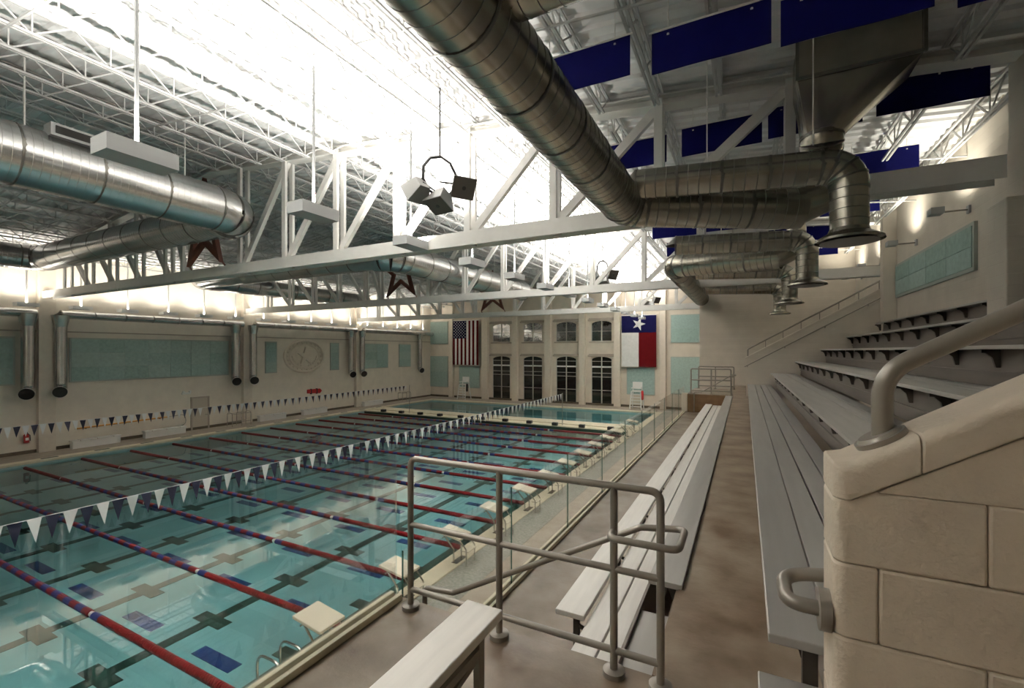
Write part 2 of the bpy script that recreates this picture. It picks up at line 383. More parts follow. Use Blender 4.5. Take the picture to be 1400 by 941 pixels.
for ti, y in enumerate(TR):
    xe = 3.85 if ti == 0 else XR - .02
    t = thing('roof_truss', (RIDGE, y, CH), TLAB[ti], 'truss')
    yy = y + (.35 if ti == 0 else 0)
    yy = y
    mb = MB().box(XL + .36, xe, y - .20, y + .20, CH - .012, CH + .012).box(XL + .36, xe, y - .225, y - .20, CH - .19, CH + .19).box(XL + .36, xe, y + .20, y + .225, CH - .19, CH + .19)
    mb.build('bottom_chord', M_STEEL, t)
    for xa, xb in ((XL + .36, RIDGE), (RIDGE, XR - .02)):
        a = Vector((xa, y, TOP(xa) - .12)); b = Vector((xb, y, TOP(xb) - .12))
        MB().bar(a + Vector((0, 0, .1)), b + Vector((0, 0, .1)), .36, .03).bar(a - Vector((0, 0, .1)), b - Vector((0, 0, .1)), .36, .03).bar(a, b, .03, .2).build('top_chord', M_STEEL, t)
    for x in PANEL:
        MB().box(x - .09, x + .09, y - .19, y - .10, CH - .16, TOP(x) - .1).box(x - .09, x + .09, y + .10, y + .19, CH - .16, TOP(x) - .1).build('post', M_STEEL, t)
    for i in range(len(PANEL) - 1):
        a, b = PANEL[i], PANEL[i + 1]
        if b < RIDGE: lo, hi = b, a
        elif a > RIDGE: lo, hi = a, b
        else: continue
        MB().bar((lo, y, CH + .1), (hi, y, TOP(hi) - .2), .14, .2).build('diagonal', M_STEEL, t)
    # star hung in the middle panel
    R = 1.86; cz = CH - .1 + .809 * R + .38; ri = R * .382; th = .17
    def star(rr, off=0): return [(rr * (1 if k % 2 == 0 else .382) * math.cos(math.pi / 2 + k * math.pi / 5), rr * (1 if k % 2 == 0 else .382) * math.sin(math.pi / 2 + k * math.pi / 5)) for k in range(10)]
    o_, i_ = star(R), star(R * .66)
    mb = MB(); vs = []
    for ys in (-.08, .08):
        for p in o_ + i_: vs.append((RIDGE + p[0], y - .34 + ys, cz + p[1]))
    fs = []
    for k in range(10):
        j = (k + 1) % 10
        fs += [(k, j, 10 + j, 10 + k), (20 + k, 30 + k, 30 + j, 20 + j), (k, 20 + k, 20 + j, j), (10 + k, 10 + j, 30 + j, 30 + k)]
    mb.add(vs, fs)
    so = thing('star_ornament', (RIDGE, y - .34, cz), ['rust brown star frame in the truss that meets the bleacher pilaster', 'rust brown five-pointed star frame in the second truss from the windows', 'rust brown five-pointed star frame in the truss closest to the windows'][ti], 'star')
    mb.build('star_frame', M_STAR, so)
    for sx in (-1, 1): MB().bar((RIDGE + sx * .70 * R * .588 / .7, y - .30, cz - .80 * R), (RIDGE + sx * .588 * R, y - .18, CH + .15), .05, .05).build('hanger', M_STAR, so)
# ------------------------------------------------------------------ spectator floors
R_ = lambda d: ZC - d                               # height from the drop below the camera
YP = 2.65                                           # edge of the near platform
YS = 20.75                                          # edge of the far landing
sf = struct(MB().box(XG - .12, 5, YB, YP, PLAT - .25, PLAT).build('floor_platform', M_CONC))
MB().box(-.45, .80, YP, YE, PLAT - .25, PLAT).build('aisle_slab', M_CONC, sf)
MB().box(XG - .12, -.45, YP, YS, LOW - .2, LOW).build('lower_slab', M_CONC, sf)
MB().box(XG + .10, -.45, YS + .06, 24.2, PLAT - .20, PLAT).build('landing_slab', M_CONC, sf)
MB().box(XG + .10, -.45, 24.2, YE, LOW - .2, LOW).build('lower_slab', M_CONC, sf)
MB().box(XG + .10, -.46, YS, YS + .06, LOW, PLAT - .02).build('landing_face', M_WOOD, sf)
MB().box(XG - .10, XG + .12, YS - .02, YS + .22, LOW, PLAT + .02).build('landing_pier', M_PIL, sf)
MB().box(-.47, -.45, YP + .02, YS, LOW, PLAT - .01).build('aisle_face', M_CONC, sf)
MB().box(XG - .12, -.45, YP - .02, YP - .001, LOW, PLAT - .26).build('platform_face', M_CONC, sf)
MB().box(XG - .14, XG - .12, YB, YE, DZ, LOW - .2).build('stand_face', M_PIL, sf)

# ------------------------------------------------------------------ upper bleacher (six rows rising to the right)
RX = [.10 + .81 * i for i in range(6)]
RZ = [R_(1.33) + .465 * i for i in range(6)]
Y0, Y1 = 2.46, 20.55
up = thing('bleacher_stand', (RX[0], Y0, PLAT), 'six-row aluminium bleacher stand rising from the aisle to the right wall', 'bleacher')
def plank(name, x0, x1, y0, y1, z, th=.045, m=M_ALU, parent=None):
    o = MB().box(x0, x1, y0, y1, z - th, z).build(name, m, parent, bevel=.006, seg=2); return o
brk = MB().prism([(0, 0), (.17, 0), (.17, -.22), (.13, -.22), (.10, -.10), (.04, -.04), (0, -.04)], 'y', -.02, .02).mesh('bracket', M_BRK)
for i in range(6):
    x, z = RX[i], RZ[i]
    spans = [(Y0, Y1)] if i < 5 else [(Y0, 10.3), (11.2, 20.25)]
    for (a, b) in spans:
        plank('seat_plank', x, x + .25, a, b, z, parent=up)
        for k in range(3):
            xa = x + .262 + k * .195
            if xa + .18 < XR - .02 and not (i == 5 and k > 0): 
                for (fa, fb) in ([(a, 10.38), (11.12, b)] if i == 4 and xa + .18 > 3.84 else [(a, b)]): plank('foot_plank', xa, xa + .18, fa, fb, z - .012, parent=up)
    # riser sheet between this level and the next seat
    if i < 5:
        xr = x + .81 + .19
        MB().prism([(xr, z - .06), (xr + .012, z - .06), (xr + .03, RZ[i + 1] - .05), (xr + .018, RZ[i + 1] - .05)], 'y', Y0, 10.38 if i == 4 else Y1).build('riser', M_RISER, up)
        if i == 4: MB().prism([(xr, z - .06), (xr + .012, z - .06), (xr + .03, RZ[i + 1] - .05), (xr + .018, RZ[i + 1] - .05)], 'y', 11.12, 20.25).build('riser', M_RISER, up)
        else: MB().box(xr - .025, xr + .002, Y0, Y1, z + .12, z + .15).build('riser_lip', M_RISER, up)
    elif i == 5: MB().box(XR - .16, XR - .14, Y0, 10.3, z, z + .25).build('riser', M_RISER, up)
    ys = Y0 + .35
    while ys < Y1:
        if not (i == 5 and 10.2 < ys < 11.3): inst('bracket', brk, (x + .03, ys, z - .046), up)
        ys += 1.18
MB().box(RX[0] + .28, RX[0] + .30, Y0 + .02, Y1, PLAT, RZ[0] - .05).build('riser', M_RISER, up)
MB().prism([(RX[0] + .30, PLAT), (XR - .1, PLAT)] + [p for i in reversed(range(6)) for p in ((RX[i] + .66, RZ[i] - .05), (RX[i] + .30, RZ[i] - .05))][2:] , 'y', Y0 + .02, Y0 + .04).build('end_sheet', M_RISER, up)
# little step that leads up beside the first row
stp = MB().box(.055, .60, 1.78, 2.43, R_(1.54), R_(1.50)).build('step_plank', M_ALU, up, bevel=.006)
MB().box(.30, .33, 1.80, 2.40, PLAT, R_(1.54)).build('step_leg', M_BRK, up)
MB().bar((.27, Y0 + .06, PLAT), (.27, Y0 + .06, RZ[0] - .05), .06, .06).build('step_leg', M_BRK, up)

# ------------------------------------------------------------------ near block parapet with sloped cap
par = struct(MB().box(.245, 3.2, 1.545, 1.705, PLAT, R_(.995)).build('wall_parapet', M_MORT))
PXa, PYa, PYb = .218, 1.515, 1.72
SL = .60
def cap_lo(x): return R_(.41) + SL * max(0, x - .255)
def clip_under(poly):       # keep the part of an x-z polygon below the cap's lower line
    out = []
    n_ = len(poly)
    for k in range(n_):
        p, r = poly[k], poly[(k + 1) % n_]
        dp = p[1] - cap_lo(p[0]); dr = r[1] - cap_lo(r[0])
        if dp <= 0: out.append(p)
        if dp * dr < 0:
            t0, t1 = 0.0, 1.0
            for _ in range(40):
                tm_ = (t0 + t1) / 2; z = p[1] + (r[1] - p[1]) * tm_ - cap_lo(p[0] + (r[0] - p[0]) * tm_)
                if (z <= 0) == (dp <= 0): t0 = tm_
                else: t1 = tm_
            out.append((p[0] + (r[0] - p[0]) * t0, p[1] + (r[1] - p[1]) * t0))
    return out
def bev_prism(name, poly, y0, y1, m, parent, corner_x=None, rad=.032, small=.0075, top=None):
    me = MB().prism(poly, 'y', y0, y1).mesh(name, m)
    bm = bmesh.new(); bm.from_mesh(me)
    big = [e for e in bm.edges if corner_x is not None and all(abs(v.co.x - corner_x) < 1e-4 for v in e.verts) and abs(e.verts[0].co.z - e.verts[1].co.z) > 1e-4]
    if top: big += [e for e in bm.edges if top(e)]
    big = list(set(big))
    if big: bmesh.ops.bevel(bm, geom=big, offset=rad, segments=6, profile=.5, affect='EDGES', clamp_overlap=True)
    bm.to_mesh(me); bm.free()
    me.polygons.foreach_set('use_smooth', [True] * len(me.polygons)); me.set_sharp_from_angle(angle=math.radians(50))
    o = bpy.data.objects.new(name, me); COL.objects.link(o); attach(o, parent)
    b = o.modifiers.new('bevel', 'BEVEL'); b.width = small; b.segments = 2; b.limit_method = 'ANGLE'; b.angle_limit = math.radians(50)
    return o
JT = .0008
zrow = R_(.377 + .203 * 7)
row = 0
while zrow < R_(.377) + 2.4:
    z0, z1 = zrow + JT / 2, zrow + .203 - JT / 2
    k7 = row % 2
    first = .3175 if k7 == 1 else .53
    xs_ = [PXa] + [first + .4125 * j for j in range(8)]
    for a, b in zip(xs_[:-1], xs_[1:]):
        poly = [(a + (0 if a == PXa else JT / 2), z0), (b - JT / 2, z0), (b - JT / 2, z1), (a + (0 if a == PXa else JT / 2), z1)]
        poly = clip_under(poly)
        if len(poly) >= 3 and max(p[1] for p in poly) - z0 > .02 and a < 3.1:
            bev_prism('block', poly, PYa, PYb, M_CMU, par, corner_x=PXa if a == PXa else None)
    zrow += .203; row += 1
# cap pieces: a nose piece then straight lengths up the slope
CT = .105
def cap_hi(x): return cap_lo(x) + CT if x > .255 else R_(.41) + CT
lens = [(PXa, .405)] + [(.405 + .36 * j, .765 + .36 * j) for j in range(7)]
for a, b in lens:
    a2 = a + (0 if a == PXa else .0004); b2 = b - .0004
    if a == PXa: poly = [(a2, cap_lo(a2) + .004), (.255, cap_lo(.255) + .004), (b2, cap_lo(b2) + .004), (b2, cap_hi(b2)), (.262, cap_hi(.262)), (a2, cap_hi(a2) - .006)]
    else: poly = [(a2, cap_lo(a2) + .004), (b2, cap_lo(b2) + .004), (b2, cap_hi(b2)), (a2, cap_hi(a2))]
    top = lambda e: (abs(e.verts[0].co.y - e.verts[1].co.y) < 1e-5 and all(v.co.z > cap_lo(v.co.x) + .05 for v in e.verts) and abs(e.verts[0].co.x - e.verts[1].co.x) > 1e-4)
    bev_prism('cap_block', poly, PYa - .006, PYb + .006, M_CMU, par, corner_x=PXa if a == PXa else None, rad=.030, top=top, small=.005)
# handrail on the parapet
hr = thing('parapet_handrail', (.345, 1.615, cap_hi(.345)), 'thick taupe pipe handrail rising from the near block parapet cap', 'handrail')
hx, hy = .345, 1.615
hz = cap_hi(hx)
path = fillet([(hx, hy, hz - .02), (hx, hy, R_(.06)), (hx + 1.4, hy, R_(.06) + 1.4 * .575)], .13, 12)
MB().tube(path, .0255, 16).build('rail', M_RAIL, hr, smooth=True)
fn = Vector((-SL, 0, 1)).normalized()
MB().tube([Vector((hx, hy, hz)) - fn * .012, Vector((hx, hy, hz)) + fn * .014], .066, 24).build('base_flange', M_RAIL, hr, smooth=True)
MB().tube([Vector((hx, hy, hz)) + fn * .012, Vector((hx, hy, hz)) + fn * .022], [.060, .050], 24).build('base_flange', M_RAIL, hr, smooth=True)
# looped end of the wall rail
lp = thing('wall_grab_loop', (.2, 1.56, R_(.72)), 'short looped taupe pipe end fixed to the near parapet corner by a flange', 'handrail')
c = Vector((.218, 1.615, R_(.70)))
pts = [Vector((.30, 1.80, R_(.665))), Vector((.20, 1.80, R_(.67)))]
pts = fillet([(.42, 1.775, R_(.70)), (.112, 1.775, R_(.745)), (.112, 1.578, R_(.745)), (.212, 1.578, R_(.745))], .085, 10)
MB().tube(pts, .0215, 16).build('rail', M_RAIL, lp, smooth=True)
MB().tube([(.190, 1.578, R_(.745)), (.218, 1.578, R_(.745))], .058, 24).build('flange', M_RAIL, lp, smooth=True)
MB().bar((.40, 1.72, R_(.72)), (.40, 1.775, R_(.70)), .02, .02).build('stub', M_RAIL, lp)

# ------------------------------------------------------------------ lower bleacher
lo = thing('lower_bleacher', (-1.3, 3.6, LOW), 'two-row low aluminium bleacher on the floor behind the glass guard', 'bleacher')
plank('seat_plank', -1.42, -1.17, 3.58, 20.2, R_(2.17), m=M_ALUW, parent=lo)
plank('seat_plank', -.68, -.425, 3.70, 20.2, R_(1.80), m=M_ALU, parent=lo)
for k, (a, b) in enumerate(((-1.15, -.97), (-.955, -.775))): plank('foot_plank', a, b, 2.70, 20.3, R_(2.22), m=M_ALUW, parent=lo)
plank('step_plank', -.72, -.455, 2.70, 3.64, R_(2.03), m=M_ALU, parent=lo)
MB().box(-.765, -.75, 2.72, 20.3, LOW, R_(2.24)).build('riser', M_RISER, lo)
MB().box(-.74, -.72, 2.72, 20.2, R_(2.24), R_(2.0)).build('riser', M_RISER, lo)
MB().box(-.715, -.46, 2.72, 3.62, R_(2.2), R_(2.08)).build('step_box', M_RISER, lo)
for k in range(12):
    y = 3.75 + 1.47 * k
    MB().tube(fillet([(-1.30, y, R_(2.215)), (-1.30, y, R_(2.35)), (-1.12, y, R_(2.42))], .06, 4), .018, 8).build('bracket', M_BRK, lo)
    MB().prism([(-1.40, R_(2.215)), (-1.19, R_(2.215)), (-1.24, R_(2.28)), (-1.34, R_(2.30))], 'y', y - .02, y + .02).build('bracket', M_BRK, lo)
    MB().bar((-1.29, y, LOW), (-1.29, y, R_(2.22)), .05, .04).build('bracket', M_BRK, lo)
    MB().prism([(-.66, R_(1.845)), (-.46, R_(1.845)), (-.46, R_(2.02)), (-.50, R_(2.02)), (-.54, R_(1.90))], 'y', y + .05, y + .09).build('bracket', M_BRK, lo)

# ------------------------------------------------------------------ foreground bench on the platform
be = thing('plank_bench', (-1.28, 1.0, PLAT), 'long white plank bench on steel legs in front of the pipe guard railing', 'bench')
plank('seat_plank', -1.392, -1.165, -2.4, 2.17, R_(1.40), th=.05, m=M_ALUW, parent=be)
for y in (1.98, .86, -.4, -1.8):
    for xx in (-1.36, -1.20):
        MB().bar((xx, y, PLAT), (xx, y, R_(1.45)), .035, .05).build('leg', M_BRK if False else M_RAIL, be)
    MB().bar((-1.36, y, R_(1.50)), (-1.20, y, R_(1.50)), .04, .04).build('cross_bar', M_RAIL, be)
    MB().bar((-1.36, y, PLAT + .04), (-1.20, y, PLAT + .04), .04, .04).build('cross_bar', M_RAIL, be)
for xx in (-1.20, -1.36):
    MB().bar((xx, -1.8, R_(1.52)), (xx, 1.98, R_(1.52)), .03, .04).build('side_rail', M_RAIL, be)
    MB().bar((xx, -1.8, PLAT + .10), (xx, 1.98, PLAT + .10), .03, .04).build('side_rail', M_RAIL, be)
MB().bar((-1.20, 1.94, R_(1.55)), (-1.20, .95, PLAT + .12), .02, .03).build('brace', M_RAIL, be)

# ------------------------------------------------------------------ pipe guard railings
def flange(x, y, z, parent): MB().tube([(x, y, z), (x, y, z + .03), (x, y, z + .035)], [.062, .062, .05], 20).build('base_flange', M_RAIL, parent, smooth=True)
def railing(name, label, y, xs_posts, z, ht=1.07, r=.0215):
    g = thing(name, (sum(xs_posts) / len(xs_posts), y, z), label, 'railing')
    xa, xb = xs_posts[0], xs_posts[-1]
    MB().tube(fillet([(xa, y, z), (xa, y, z + ht), (xb, y, z + ht), (xb, y, z)], .06, 6), r, 14).build('frame_rail', M_RAIL, g, smooth=True)
    for x in xs_posts[1:-1]: MB().tube([(x, y, z), (x, y, z + ht)], r, 14).build('post', M_RAIL, g, smooth=True)
    for f in (.56, .13): MB().tube([(xa, y, z + ht * f), (xb, y, z + ht * f)], r * .92, 14).build('rail', M_RAIL, g, smooth=True)
    for x in xs_posts: flange(x, y, z, g)
    return g
YR = 2.56
railing('guard_railing', 'taupe pipe guard railing at the near platform edge in front of the bench rows', YR, [-2.12, -1.40, -.66, -.405], PLAT)
sh = thing('stair_handrail', (-2.1, 2.78, LOW), 'sloping taupe pipe handrail beside the near railing ending in a loop', 'handrail')
YH = 2.76
pth = [(-2.15, YH, LOW), (-2.15, YH, R_(1.785)), (-1.89, YH, R_(1.765)), (-.55, YH, R_(1.05)), (-.30, YH, R_(1.02)), (-.30, 2.45, R_(1.02)), (-.66, 2.45, R_(1.02)), (-.66, 2.55, R_(1.02))]
MB().tube(fillet(pth, .055, 6), .0195, 12).build('rail', M_RAIL, sh, smooth=True)
flange(-2.15, YH, LOW, sh)
# far landing
railing('landing_railing', 'taupe pipe railing along the front edge of the far landing', 20.95, [-2.05, -1.25, -.50], PLAT, r=.031)
railing('landing_railing', 'taupe pipe railing along the rear edge of the far landing near the taupe wall', 24.05, [-2.0, -1.25, -.45], PLAT, r=.031)
g = thing('stair_handrail', (-.4, 20.9, PLAT), 'sloping pipe handrail stepping down from the far landing to the low bleacher', 'handrail')
MB().tube(fillet([(-1.9, 20.62, LOW), (-1.9, 20.62, R_(1.75)), (-1.6, 20.62, R_(1.72)), (-.5, 20.62, R_(1.02)), (-.32, 20.62, R_(1.0)), (-.32, 21.1, R_(1.0)), (-.5, 21.1, R_(1.0))], .06, 5), .022, 10).build('rail', M_RAIL, g, smooth=True)
# ------------------------------------------------------------------ glass guards
def glass_guard(label, ya, yb, z0, ht, pw):
    g = thing('glass_guard', (XG, (ya + yb) / 2, z0), label, 'glass guard')
    MB().box(XG - .055, XG - .02, ya, yb, z0, z0 + .045).build('base_channel', M_COPE, g, bevel=.004)
    MB().box(XG + .02, XG + .055, ya, yb, z0, z0 + .045).build('base_channel', M_COPE, g, bevel=.004)
    n_ = int(round((yb - ya) / pw)); p = (yb - ya) / n_
    for k in range(n_):
        a, b = ya + k * p + .006, ya + (k + 1) * p - .006
        gp = MB().box(XG - .006, XG + .006, a, b, z0, z0 + ht).build('glass_panel', M_GLASS, g)
        MB().box(XG - .0065, XG + .0065, a - .004, a + .001, z0, z0 + ht).build('glass_edge', M_GEDGE, gp)
    return g
glass_guard('clear frameless glass guard on the near platform above the pool deck', YB + .5, 2.62, PLAT, 1.07, 3.4)
glass_guard('clear frameless glass guard along the lower floor beside the low bleacher', 2.68, YS - .05, LOW, 1.09, 1.85)

# ------------------------------------------------------------------ far parapet of the bleacher with its rails
fp = struct(MB().prism([(.06, PLAT), (XR, PLAT), (XR, ZC + 2.42), (.06, R_(.32))], 'y', 20.66, 20.86).build('wall_stair', M_WR))
MB().prism([(.03, R_(.34)), (.03, R_(.26)), (XR, ZC + 2.48), (XR, ZC + 2.40)], 'y', 20.62, 20.90).build('cap', M_WR, fp, bevel=.01)
fs_ = (2.42 + .32) / (XR - .06)
h1 = thing('parapet_handrail', (1.0, 20.76, ZC), 'pipe handrail on short posts along the sloping cap of the far parapet', 'handrail')
def capz(x): return R_(.26) + fs_ * (x - .03)
MB().tube(fillet([(.12, 20.76, capz(.12)), (.12, 20.76, capz(.12) + .28), (XR - .1, 20.76, capz(XR - .1) + .26)], .08, 5), .034, 10).build('rail', M_RAIL, h1, smooth=True)
for k in range(7):
    x = .75 + .6 * k
    MB().tube([(x, 20.76, capz(x) - .02), (x, 20.76, capz(x) + .26)], .016, 8).build('post', M_RAIL, h1)
h2 = thing('wall_handrail', (2.0, 20.6, ZC), 'thin pipe handrail bracketed to the sloping face of the far parapet', 'handrail')
MB().tube([(.0, 20.57, capz(0) - .36), (XR - .4, 20.57, capz(XR - .4) - .36)], .022, 10).build('rail', M_RAIL, h2, smooth=True)
for k in range(4): MB().bar((.1 + 1.3 * k, 20.57, capz(.1 + 1.3 * k) - .37), (.1 + 1.3 * k, 20.66, capz(.1 + 1.3 * k) - .42), .03, .03).build('bracket', M_RAIL, h2)
# ------------------------------------------------------------------ uplights
def area(name, loc, size, power, col, parent, sx=None, spread=math.radians(142)):
    l = bpy.data.lights.new(name, 'AREA'); l.energy = power; l.color = col; l.size = size; l.spread = spread
    if sx: l.shape = 'RECTANGLE'; l.size_y = sx
    o = bpy.data.objects.new(name, l); COL.objects.link(o); o.location = loc; o.rotation_euler = (math.pi, 0, 0)
    attach(o, parent); return o
def trough(mb, x0, x1, y0, y1, z0, z1, t=.02):
    return mb.box(x0, x1, y0, y1, z0, z0 + t).box(x0, x0 + t, y0, y1, z0 + t, z1).box(x1 - t, x1, y0, y1, z0 + t, z1).box(x0 + t, x1 - t, y0, y0 + t, z0 + t, z1).box(x0 + t, x1 - t, y1 - t, y1, z0 + t, z1)
UX, UZ = -8.2, ZC + 2.97
ups = [3.55 + 3.18 * k for k in range(-3, 13)]
for k, y in enumerate(ups):
    t = thing('hanging_uplight', (UX, y, UZ - .1), 'grey box uplight hung over the pool, %s from the window wall' % ORD[len(ups) - 1 - k], 'light', 'hanging uplights over the pool')
    trough(MB(), UX - .24, UX + .24, y - .46, y + .46, UZ - .12, UZ + .12).build('housing', M_FIXT, t)
    MB().box(UX - .20, UX + .20, y - .42, y + .42, UZ - .06, UZ - .03).build('lamp_tray', M_LAMP, t)
    MB().tube([(UX, y, UZ - .02), (UX, y, TOP(UX) + .18)], .030, 8).build('rod', M_ROD, t)
    area('uplight_lamp', (UX, y, UZ + .02), .36, UP_W, (1, .95, .87), t, sx=.8)
LX, LZ = -33.2, ZC + 2.42
lys = [5.2 + 2.18 * k for k in range(18)]
for k, y in enumerate(lys):
    t = thing('wall_uplight', (LX, y, LZ - .1), 'white uplight above the left wall duct, %s from the window wall' % ORD[len(lys) - 1 - k], 'light', 'uplights along the left wall')
    trough(MB(), LX - .30, LX + .30, y - .42, y + .42, LZ - .10, LZ + .08).build('housing', M_FIXW, t)
    MB().box(LX - .25, LX + .25, y - .37, y + .37, LZ - .05, LZ - .03).build('lamp_tray', M_LAMP, t)
    MB().tube([(LX, y, LZ), (LX, y, TOP(LX) + .18)], .045, 8).build('rod', M_STEEL, t)
    area('wall_uplight_lamp', (LX, y, LZ + .02), .4, WALLUP_W, (1, .93, .82), t, sx=.7)
# wall lamps over the bleacher
sy = [14.5, 18.2, 22.4, 25.6]
for k, y in enumerate(sy):
    z = ZC + 3.35
    t = thing('wall_lamp', (XR, y, z), 'small wall lamp over the bleachers, %s from the taupe end wall' % ORD[len(sy) - 1 - k], 'light', 'wall lamps over the bleachers')
    MB().tube([(XR - .02, y, z), (XR - .55, y, z)], .022, 8).build('arm', M_RAIL, t)
    MB().box(XR - .05, XR - .005, y - .07, y + .07, z - .09, z + .09).build('wall_plate', M_FIXT, t)
    trough(MB(), XR - .75, XR - .50, y - .16, y + .16, z - .05, z + .10).build('housing', M_FIXT, t)
    MB().box(XR - .72, XR - .53, y - .13, y + .13, z - .02, z).build('lamp_tray', M_LAMP, t)
    area('wall_lamp_light', (XR - .62, y, z + .03), .2, SCONCE_W, (1, .95, .8), t)

# ------------------------------------------------------------------ ducts
DM = M_DUCT
def duct(parent, pts, r, rib=.9, m=None, seg=28, name='duct_section', seams=True):
    """straight sheet-metal lengths with raised seams between the given points"""
    m = m or DM; pts = [Vector(p) for p in pts]
    for a, b in zip(pts[:-1], pts[1:]):
        L = (b - a).length; n_ = max(1, int(round(L / rib))); d = (b - a) / n_
        for k in range(n_):
            p = a + d * k; e = a + d * (k + 1)
            o = MB().tube([p, e], r, seg, caps=False).build(name, m, parent, smooth=True)
            if seams:
                u = d.normalized()
                MB().tube([p - u * .018, p - u * .018, p + u * .018, p + u * .018], [r - .002, r + .010, r + .010, r - .002], seg, caps=False).build('seam_ring', M_DUCTS, o, smooth=True)
                nr = max(0, int(d.length / .16) - 1)
                if nr:
                    mb = MB()
                    for j in range(nr):
                        c = p + u * ((j + 1) * d.length / (nr + 1)); mb.tube([c - u * .006, c, c + u * .006], [r, r + .005, r], seg, caps=False)
                    mb.build('spiral_seam', M_DUCTS if m is M_DUCT_SHADED else m, o, smooth=True)
def elbow(parent, a, b, c, r, rad, n=4, m=None, seg=28):
    """gored elbow from direction a-b to b-c; returns the two tangent points"""
    m = m or DM; a, b, c = Vector(a), Vector(b), Vector(c)
    f = fillet([a, b, c], rad, n * 3)
    arc = f[1:-1]
    for k in range(n):
        o = MB().tube(arc[k * 3:k * 3 + 4], r, seg, caps=False).build('elbow_gore', m, parent, smooth=True)
        p = arc[k * 3]; u = (arc[k * 3 + 1] - p).normalized()
        MB().tube([p - u * .015, p - u * .015, p + u * .015, p + u * .015], [r - .002, r + .012, r + .012, r - .002], seg, caps=False).build('seam_ring', M_DUCTS, o, smooth=True)
    return arc[0], arc[-1]
# left pair of big ducts
for (lab, ya, yb, ywend, nm) in (
        ('big shiny round duct bending left, with a box uplight in front', YB + .2, 9.55, YB + .2, 'a'),
        ('big shiny round duct bending left beyond the first truss, in front of a star', 31.5, 16.9, 31.5, 'b')):
    t = thing('round_duct', (-15.2, yb, ZC + 4.6), lab, 'duct')
    DX, DZc, WX, r = -15.2, ZC + 4.60, -31.4, .72
    sgn = 1 if yb > ya else -1
    p0, p1 = elbow(t, (DX, ya, DZc), (DX, yb, DZc), (WX, yb, DZc), r, .95)
    p2, p3 = elbow(t, (DX, yb, DZc), (WX, yb, DZc), (WX, ywend, DZc), r * .85, .8, n=3)
    duct(t, [(DX, ya, DZc), p0], r, 1.5); duct(t, [p1, p2], r * .85, 1.5); duct(t, [p3, (WX, ywend, DZc)], r * .85, 1.5)
    for k in range(5):
        y = ya + (yb - ya) * (k + .5) / 5
        MB().tube([(DX, y, DZc + r - .01), (DX, y, TOP(DX) + .18)], .02, 6).build('hanger_rod', M_STEEL, t)
# flat rectangular box over the near left duct
t = thing('duct_grille', (-15.2, 5.6, ZC + 5.2), 'flat grey rectangular grille box on top of the big left duct', 'vent')
MB().box(-14.95, -14.55, 4.6, 5.5, ZC + 5.12, ZC + 5.42).build('body', M_FIXT, t); MB().box(-14.545, -14.53, 4.68, 5.42, ZC + 5.18, ZC + 5.36).build('opening', M_HOLE, t)

DM = M_DUCT_SHADED
# right main ducts and their branches
MX, MZ = -2.12, ZC + 2.88
RR = .385
ra = thing('round_duct', (MX, 5, MZ), 'large dark round duct overhead along the bleacher edge, bending right below the plenum box', 'duct')
ye1, ye2 = 9.15, 16.2
end1 = Vector((.95, 10.15, MZ - .18)); end2 = Vector((.95, 15.3, MZ - .12))
p0, p1 = elbow(ra, (MX, -6, MZ), (MX, ye1, MZ), end1, RR, .55, n=3)
duct(ra, [(MX, YB + .1, MZ), p0], RR, 1.1); duct(ra, [p1, end1], RR, 1.0)
MB().tube([end1 - (end1 - p1).normalized() * .2, end1 + Vector((.28, .08, .16)), end1 + Vector((.36, .1, .6))], [RR, RR * .86, RR * .62], 24, caps=False).build('mitre_end', M_DUCT_SHADED, ra, smooth=True)
duct(ra, [end1 + Vector((.36, .1, .6)), Vector((end1.x + .36, end1.y + .1, TOP(1.3) + .1))], RR * .62, .8)
rb = thing('round_duct', (MX, 20, MZ), 'large round duct running from the taupe end wall and bending right', 'duct')
p0, p1 = elbow(rb, (MX, YE, MZ), (MX, ye2, MZ), end2, RR, .55, n=3)
duct(rb, [(MX, YE - .02, MZ), p0], RR, 1.1); duct(rb, [p1, end2], RR, 1.0)
MB().tube([end2 - (end2 - p1).normalized() * .2, end2 + Vector((.28, -.08, .16)), end2 + Vector((.36, -.1, .6))], [RR, RR * .86, RR * .62], 24, caps=False).build('mitre_end', M_DUCT_SHADED, rb, smooth=True)
duct(rb, [end2 + Vector((.36, -.1, .6)), Vector((end2.x + .36, end2.y - .1, TOP(1.3) + .1))], RR * .62, .8)
br_y = [8.75, 14.3, 19.6, 25.0]
BL = ['under the plenum box', 'under the second round duct', 'beyond the second round duct', 'beside the taupe end wall']
for k, y in enumerate(br_y):
    t = thing('branch_duct', (0, y, ZC + 2.2), 'round branch duct ending in a wide diffuser, %s' % BL[k], 'duct', 'branch ducts with round diffusers')
    z0, z1, r = ZC + 3.14, ZC + 3.0, .275
    a = Vector((MX + .30, y, z0)); b = Vector((1.50, y + .25, z1)); c = Vector((1.50, y + .25, ZC + 1.77))
    p0, p1 = elbow(t, a, b, c, r, .42, n=4)
    duct(t, [a, p0], r, .8); duct(t, [p1, Vector((1.50, y + .25, ZC + 1.93))], r * .96, .5)
    cc = Vector((1.50, y + .25, ZC + 1.77))
    MB().tube([cc + Vector((0, 0, .20)), cc + Vector((0, 0, .14)), cc + Vector((0, 0, .04)), cc + Vector((0, 0, .0))], [.27, .29, .46, .47], 32, caps=False).build('diffuser_cone', M_DUCT_SHADED, t, smooth=True)
    MB().tube([cc + Vector((0, 0, -.02)), cc + Vector((0, 0, .03))], [.40, .36], 28).build('diffuser_plate', M_DUCTS, t, smooth=True)
    for xh in (-.6, 1.0): MB().tube([(xh, y + .12, z0 + r - .05), (xh, y + .12, TOP(xh) + .18)], .012, 6).build('hanger_rod', M_STEEL, t)
